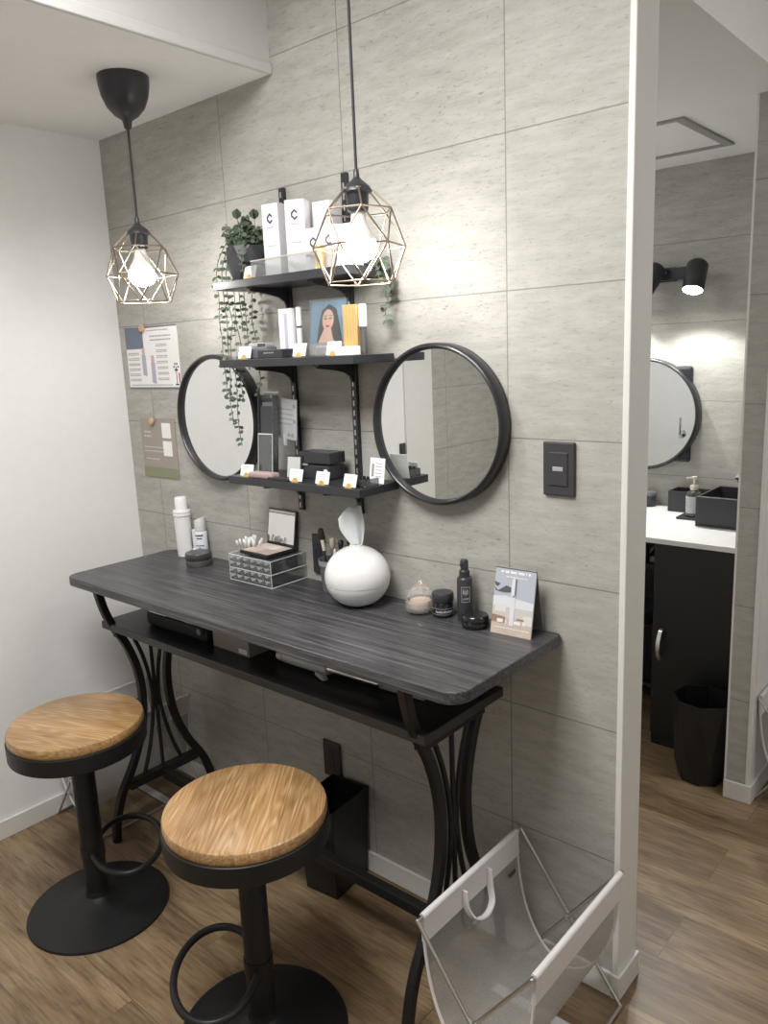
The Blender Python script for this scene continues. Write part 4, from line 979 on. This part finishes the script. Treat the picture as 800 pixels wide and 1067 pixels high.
q = MB(); q.box(-.150, .145, -.055, .055, 0, .043); q.build('pouch_body', mat('pouch_black', (.012, .012, .013), .7), s, bevel=.012)
for xx, tl in ((-.09, .085), (.07, .06)):
    q = MB(); q.box(xx-tl/2, xx+tl/2, -.052, -.044, .0425, .0485); q.build('steel_clip', CHROME, s, bevel=.001)
q = MB(); q.lathe([(.007, .0), (.009, .004), (.009, .012), (0, .013)], 14, T3(.125, -.055, .035, 90)); q.build('clasp_button', GREYT, s, smooth=40)

# ------------------------------------------------------------------ washroom
s = thing('vanity_countertop', 'white stone washroom countertop on the black cabinet', 'countertop', (0, 0, 0))
q = MB(); q.box(.302, 1.733, 1.172, 1.749, .782, .802); q.build('slab', CTOP, s, bevel=.002)
s = thing('vanity_cabinet', 'tall black cabinet with a curved steel handle under the washroom counter', 'cabinet', (0, 0, 0))
q = MB(); q.box(1.402, 1.733, 1.20, 1.748, .0, .781); q.build('body', CABB, s)
d = MB(); d.box(1.404, 1.731, 1.182, 1.199, .055, .778); d = d.build('door', CABB, s, bevel=.002)
q = MB(); q.tube(smooth_path([(1.438, 1.182, .345), (1.438, 1.168, .352), (1.438, 1.152, .378), (1.438, 1.148, .403), (1.438, 1.152, .428), (1.438, 1.168, .456), (1.438, 1.182, .463)], 5), 0, flat=(.013, .006, (1, 0, 0))); q.build('handle', STEEL, d, smooth=50)
q = MB(); q.box(.302, 1.400, 1.45, 1.70, .60, .620); tag(q.build('under_counter_shelf', CABB, bevel=.001), 'black shelf plank under the washroom counter, left of the cabinet', 'shelf')
q = MB(); q.box(.302, 1.400, 1.702, 1.748, 0, .780); tag(q.build('back_panel', CABB, bevel=.001), 'added black sheet standing in for shade under the washroom counter, left of the cabinet', 'panel')  # black sheet added so the space under the counter stays dark
s = thing('folded_towel', 'crumpled grey cloth on the dark shelf under the washroom counter', 'cloth', (1.33, 1.55, .6205))
q = MB(); G = []
for i in range(9): G.append([(-.07+.14*i/8, -.06+.12*j/8, .03+.025*math.sin(i*1.3+j*.6)+.01*math.sin(j*2.1)) for j in range(9)])
q.sheet(G); q.box(-.068, .068, -.058, .058, 0, .02); q.build('cloth', mat('grey_cloth', (.22, .22, .22), .9), s, smooth=70)
s = thing('rolling_stool', 'black rolling stool base under the washroom counter, beside the cabinet', 'stool', (1.17, 1.40, 0), 20)
for k in range(5):
    a = 2*PI*k/5; c, sn = math.cos(a), math.sin(a)
    q = MB(); q.tube(smooth_path([(.02*c, .02*sn, .115), (.09*c, .09*sn, .105), (.17*c, .17*sn, .062)], 4), [.014]*8+[.010], 8); q.build('base_arm', BLK, s, smooth=60)
    q = MB(); q.lathe([(.022, -.012), (.025, -.009), (.025, .009), (.022, .012)], 16, Matrix.Translation((.172*c, .172*sn, .025)) @ Matrix.Rotation(a+PI/2, 4, 'Z') @ Matrix.Rotation(R(90), 4, 'Y')); q.tube([(.17*c, .17*sn, .045), (.17*c, .17*sn, .066)], .006, 8); q.build('caster', BLKP, s, smooth=50)
q = MB(); q.lathe([(.02, .09), (.022, .14), (.016, .15), (.016, .40)], 20); q.build('column', STEEL, s, smooth=40)
q = MB(); q.lathe([(.15, .40), (.165, .41), (.165, .44), (.15, .455), (0, .46)], 36); q.build('seat', BLKP, s, smooth=40)
def open_box(label, x, y, w_, d_, h, rz=0, name='basin', cat='basin', t=.008):
    s = thing(name, label, cat, (x, y, .8025), rz)
    q = MB(); q.box(-w_, w_, -d_, d_, 0, t); q.box(-w_, w_, -d_, -d_+t, t, h); q.box(-w_, w_, d_-t, d_, t, h); q.box(-w_, -w_+t, -d_+t, d_-t, t, h); q.box(w_-t, w_, -d_+t, d_-t, t, h); q.build('tub', BLKP, s, bevel=.002)
    return s
s = open_box('square black tub at the right end of the washroom counter, nearest the pillar', 1.585, 1.555, .128, .13, .112)
q = MB(); q.box(-.128, .128, -.1305, -.1285, .111, .114); q.build('rim', mat('tub_rim', (.3, .3, .3), .3), s)
open_box('lower black box behind the soap bottle on the washroom counter', 1.362, 1.685, .090, .050, .085, 0, 'storage_box', 'box', .005)
q = MB(); q.box(-.048, .052, -.05, .05, 0, .008); g = q.build('soap_tray', BLKP, bevel=.002); g.location = (1.402, 1.558, .8025); tag(g, 'flat black tray under the soap bottle on the washroom counter', 'tray')
s = thing('soap_bottle', 'dark soap bottle with white label and cream pump on the washroom counter', 'soap dispenser', (1.405, 1.555, .811), -40)
q = MB(); q.lathe([(.026, 0), (.029, .003), (.029, .085), (.024, .095), (.012, .101), (.012, .104)], 32); q.build('bottle', mat('dark_glass', (.06, .055, .05), .12, spec=.7), s, smooth=40)
q = MB(); q.lathe([(.0295, .014), (.0295, .080)], 32, cap0=False, cap1=False); q.build('label', mat('soap_label', (.55, .56, .58), .5), s, smooth=60)
q = MB(); 
for z in (.068, .058, .050, .044, .038): 
    for a in range(-50, 50, 10): q.box(-.002, .002, -.0300, -.0294, z, z+.002, Matrix.Rotation(R(a), 4, 'Z'))
q.build('print', INKG, s)
q = MB(); q.lathe([(.014, .104), (.015, .106), (.015, .120), (.012, .122), (.005, .123), (.005, .143), (.010, .145), (.010, .155), (0, .157)], 20); q.box(-.004, .004, -.032, 0, .147, .155); q.build('pump', CREAM, s, smooth=40)
s = thing('black_canister', 'small black canister on the washroom counter beneath the mirror', 'canister', (1.165, 1.70, .8025))
q = MB(); q.lathe([(.028, 0), (.030, .003), (.030, .045)], 28); q.build('body', BLKP, s, smooth=40)
q = MB(); q.lathe([(.0305, .046), (.0315, .048), (.0315, .060), (.029, .063), (0, .064)], 28); q.build('lid', GREYT, s, smooth=40)
s = thing('chrome_hook', 'small chrome hook on the washroom wall above the black tub', 'hook', (1.513, 1.75, .945))
q = MB(); q.lathe([(.012, 0), (.012, .004), (.005, .006), (.005, .024), (.009, .026), (.009, .031), (0, .033)], 18, T3(0, 0, 0, 90)); q.build('peg', CHROME, s, smooth=40)
q = MB(); q.tube([(0, -.02, 0), (0, -.026, -.012), (0, -.02, -.02)], .003, 8); q.build('ring', CHROME, s, smooth=50)
# spot bar
s = thing('spot_lamp_bar', 'black twin spotlight bar lit above the washroom mirror', 'spot lamp', (1.28, 1.75, 1.745))
q = MB(); q.box(-.20, .045, -.058, -.024, -.026, .020); q.box(-.12, -.04, -.026, 0, -.03, .025); q.build('bar', BLKP, s, bevel=.003)
for cx, tilt, fz in ((.070, 0, 0), (-.098, 24, 0)):
    M = T3(cx, -.100, 0, -26, tilt, 0)
    q = MB(); q.lathe([(.0, .036), (.026, .036), (.034, .028), (.040, .020), (.040, -.085), (.037, -.085), (.035, -.06), (.034, .0), (0, .0)], 36, M); q.build('lamp_head', BLKP, s, smooth=40)
    q = MB(); q.disc(.036, -.0835, 28, M); q.build('lamp_face', mat('spot_glow', (1, 1, 1), .4, emit=(1, .98, .94), es=22) if 'spot_glow' not in MATS else MATS['spot_glow'], s)
    l = bpy.data.lights.new('spot', 'SPOT'); l.energy = SPOTW; l.spot_size = R(146); l.spot_blend = .3; l.shadow_soft_size = .02; l.color = (1, .99, .95)
    lo_ = bpy.data.objects.new('spot_light', l); COL.objects.link(lo_); lo_.parent = s; lo_.matrix_local = M @ Matrix.Translation((0, 0, -.088))
q = MB(); q.tube([(-.090, -.098, .02), (-.065, -.050, .0)], .007, 8); q.build('joint', STEEL, s, smooth=50)
q = MB(); q.tube([(.035, -.045, 0), (.062, -.085, 0)], .010, 8); q.build('joint', BLKP, s, smooth=50)
# lever handle on the inner washroom wall, seen in the washroom mirror
s = thing('door_lever', 'chrome door lever seen reflected in the washroom mirror', 'door handle', (.70, .094, .92))
q = MB(); q.lathe([(.024, 0), (.024, .006), (.010, .008), (.010, .04)], 20, T3(0, 0, 0, -90)); q.build('rose', CHROME, s, smooth=40)
q = MB(); q.tube([(0, .038, 0), (0, .042, .02), (0, .042, .10)], .008, 8); q.build('lever', CHROME, s, smooth=50)
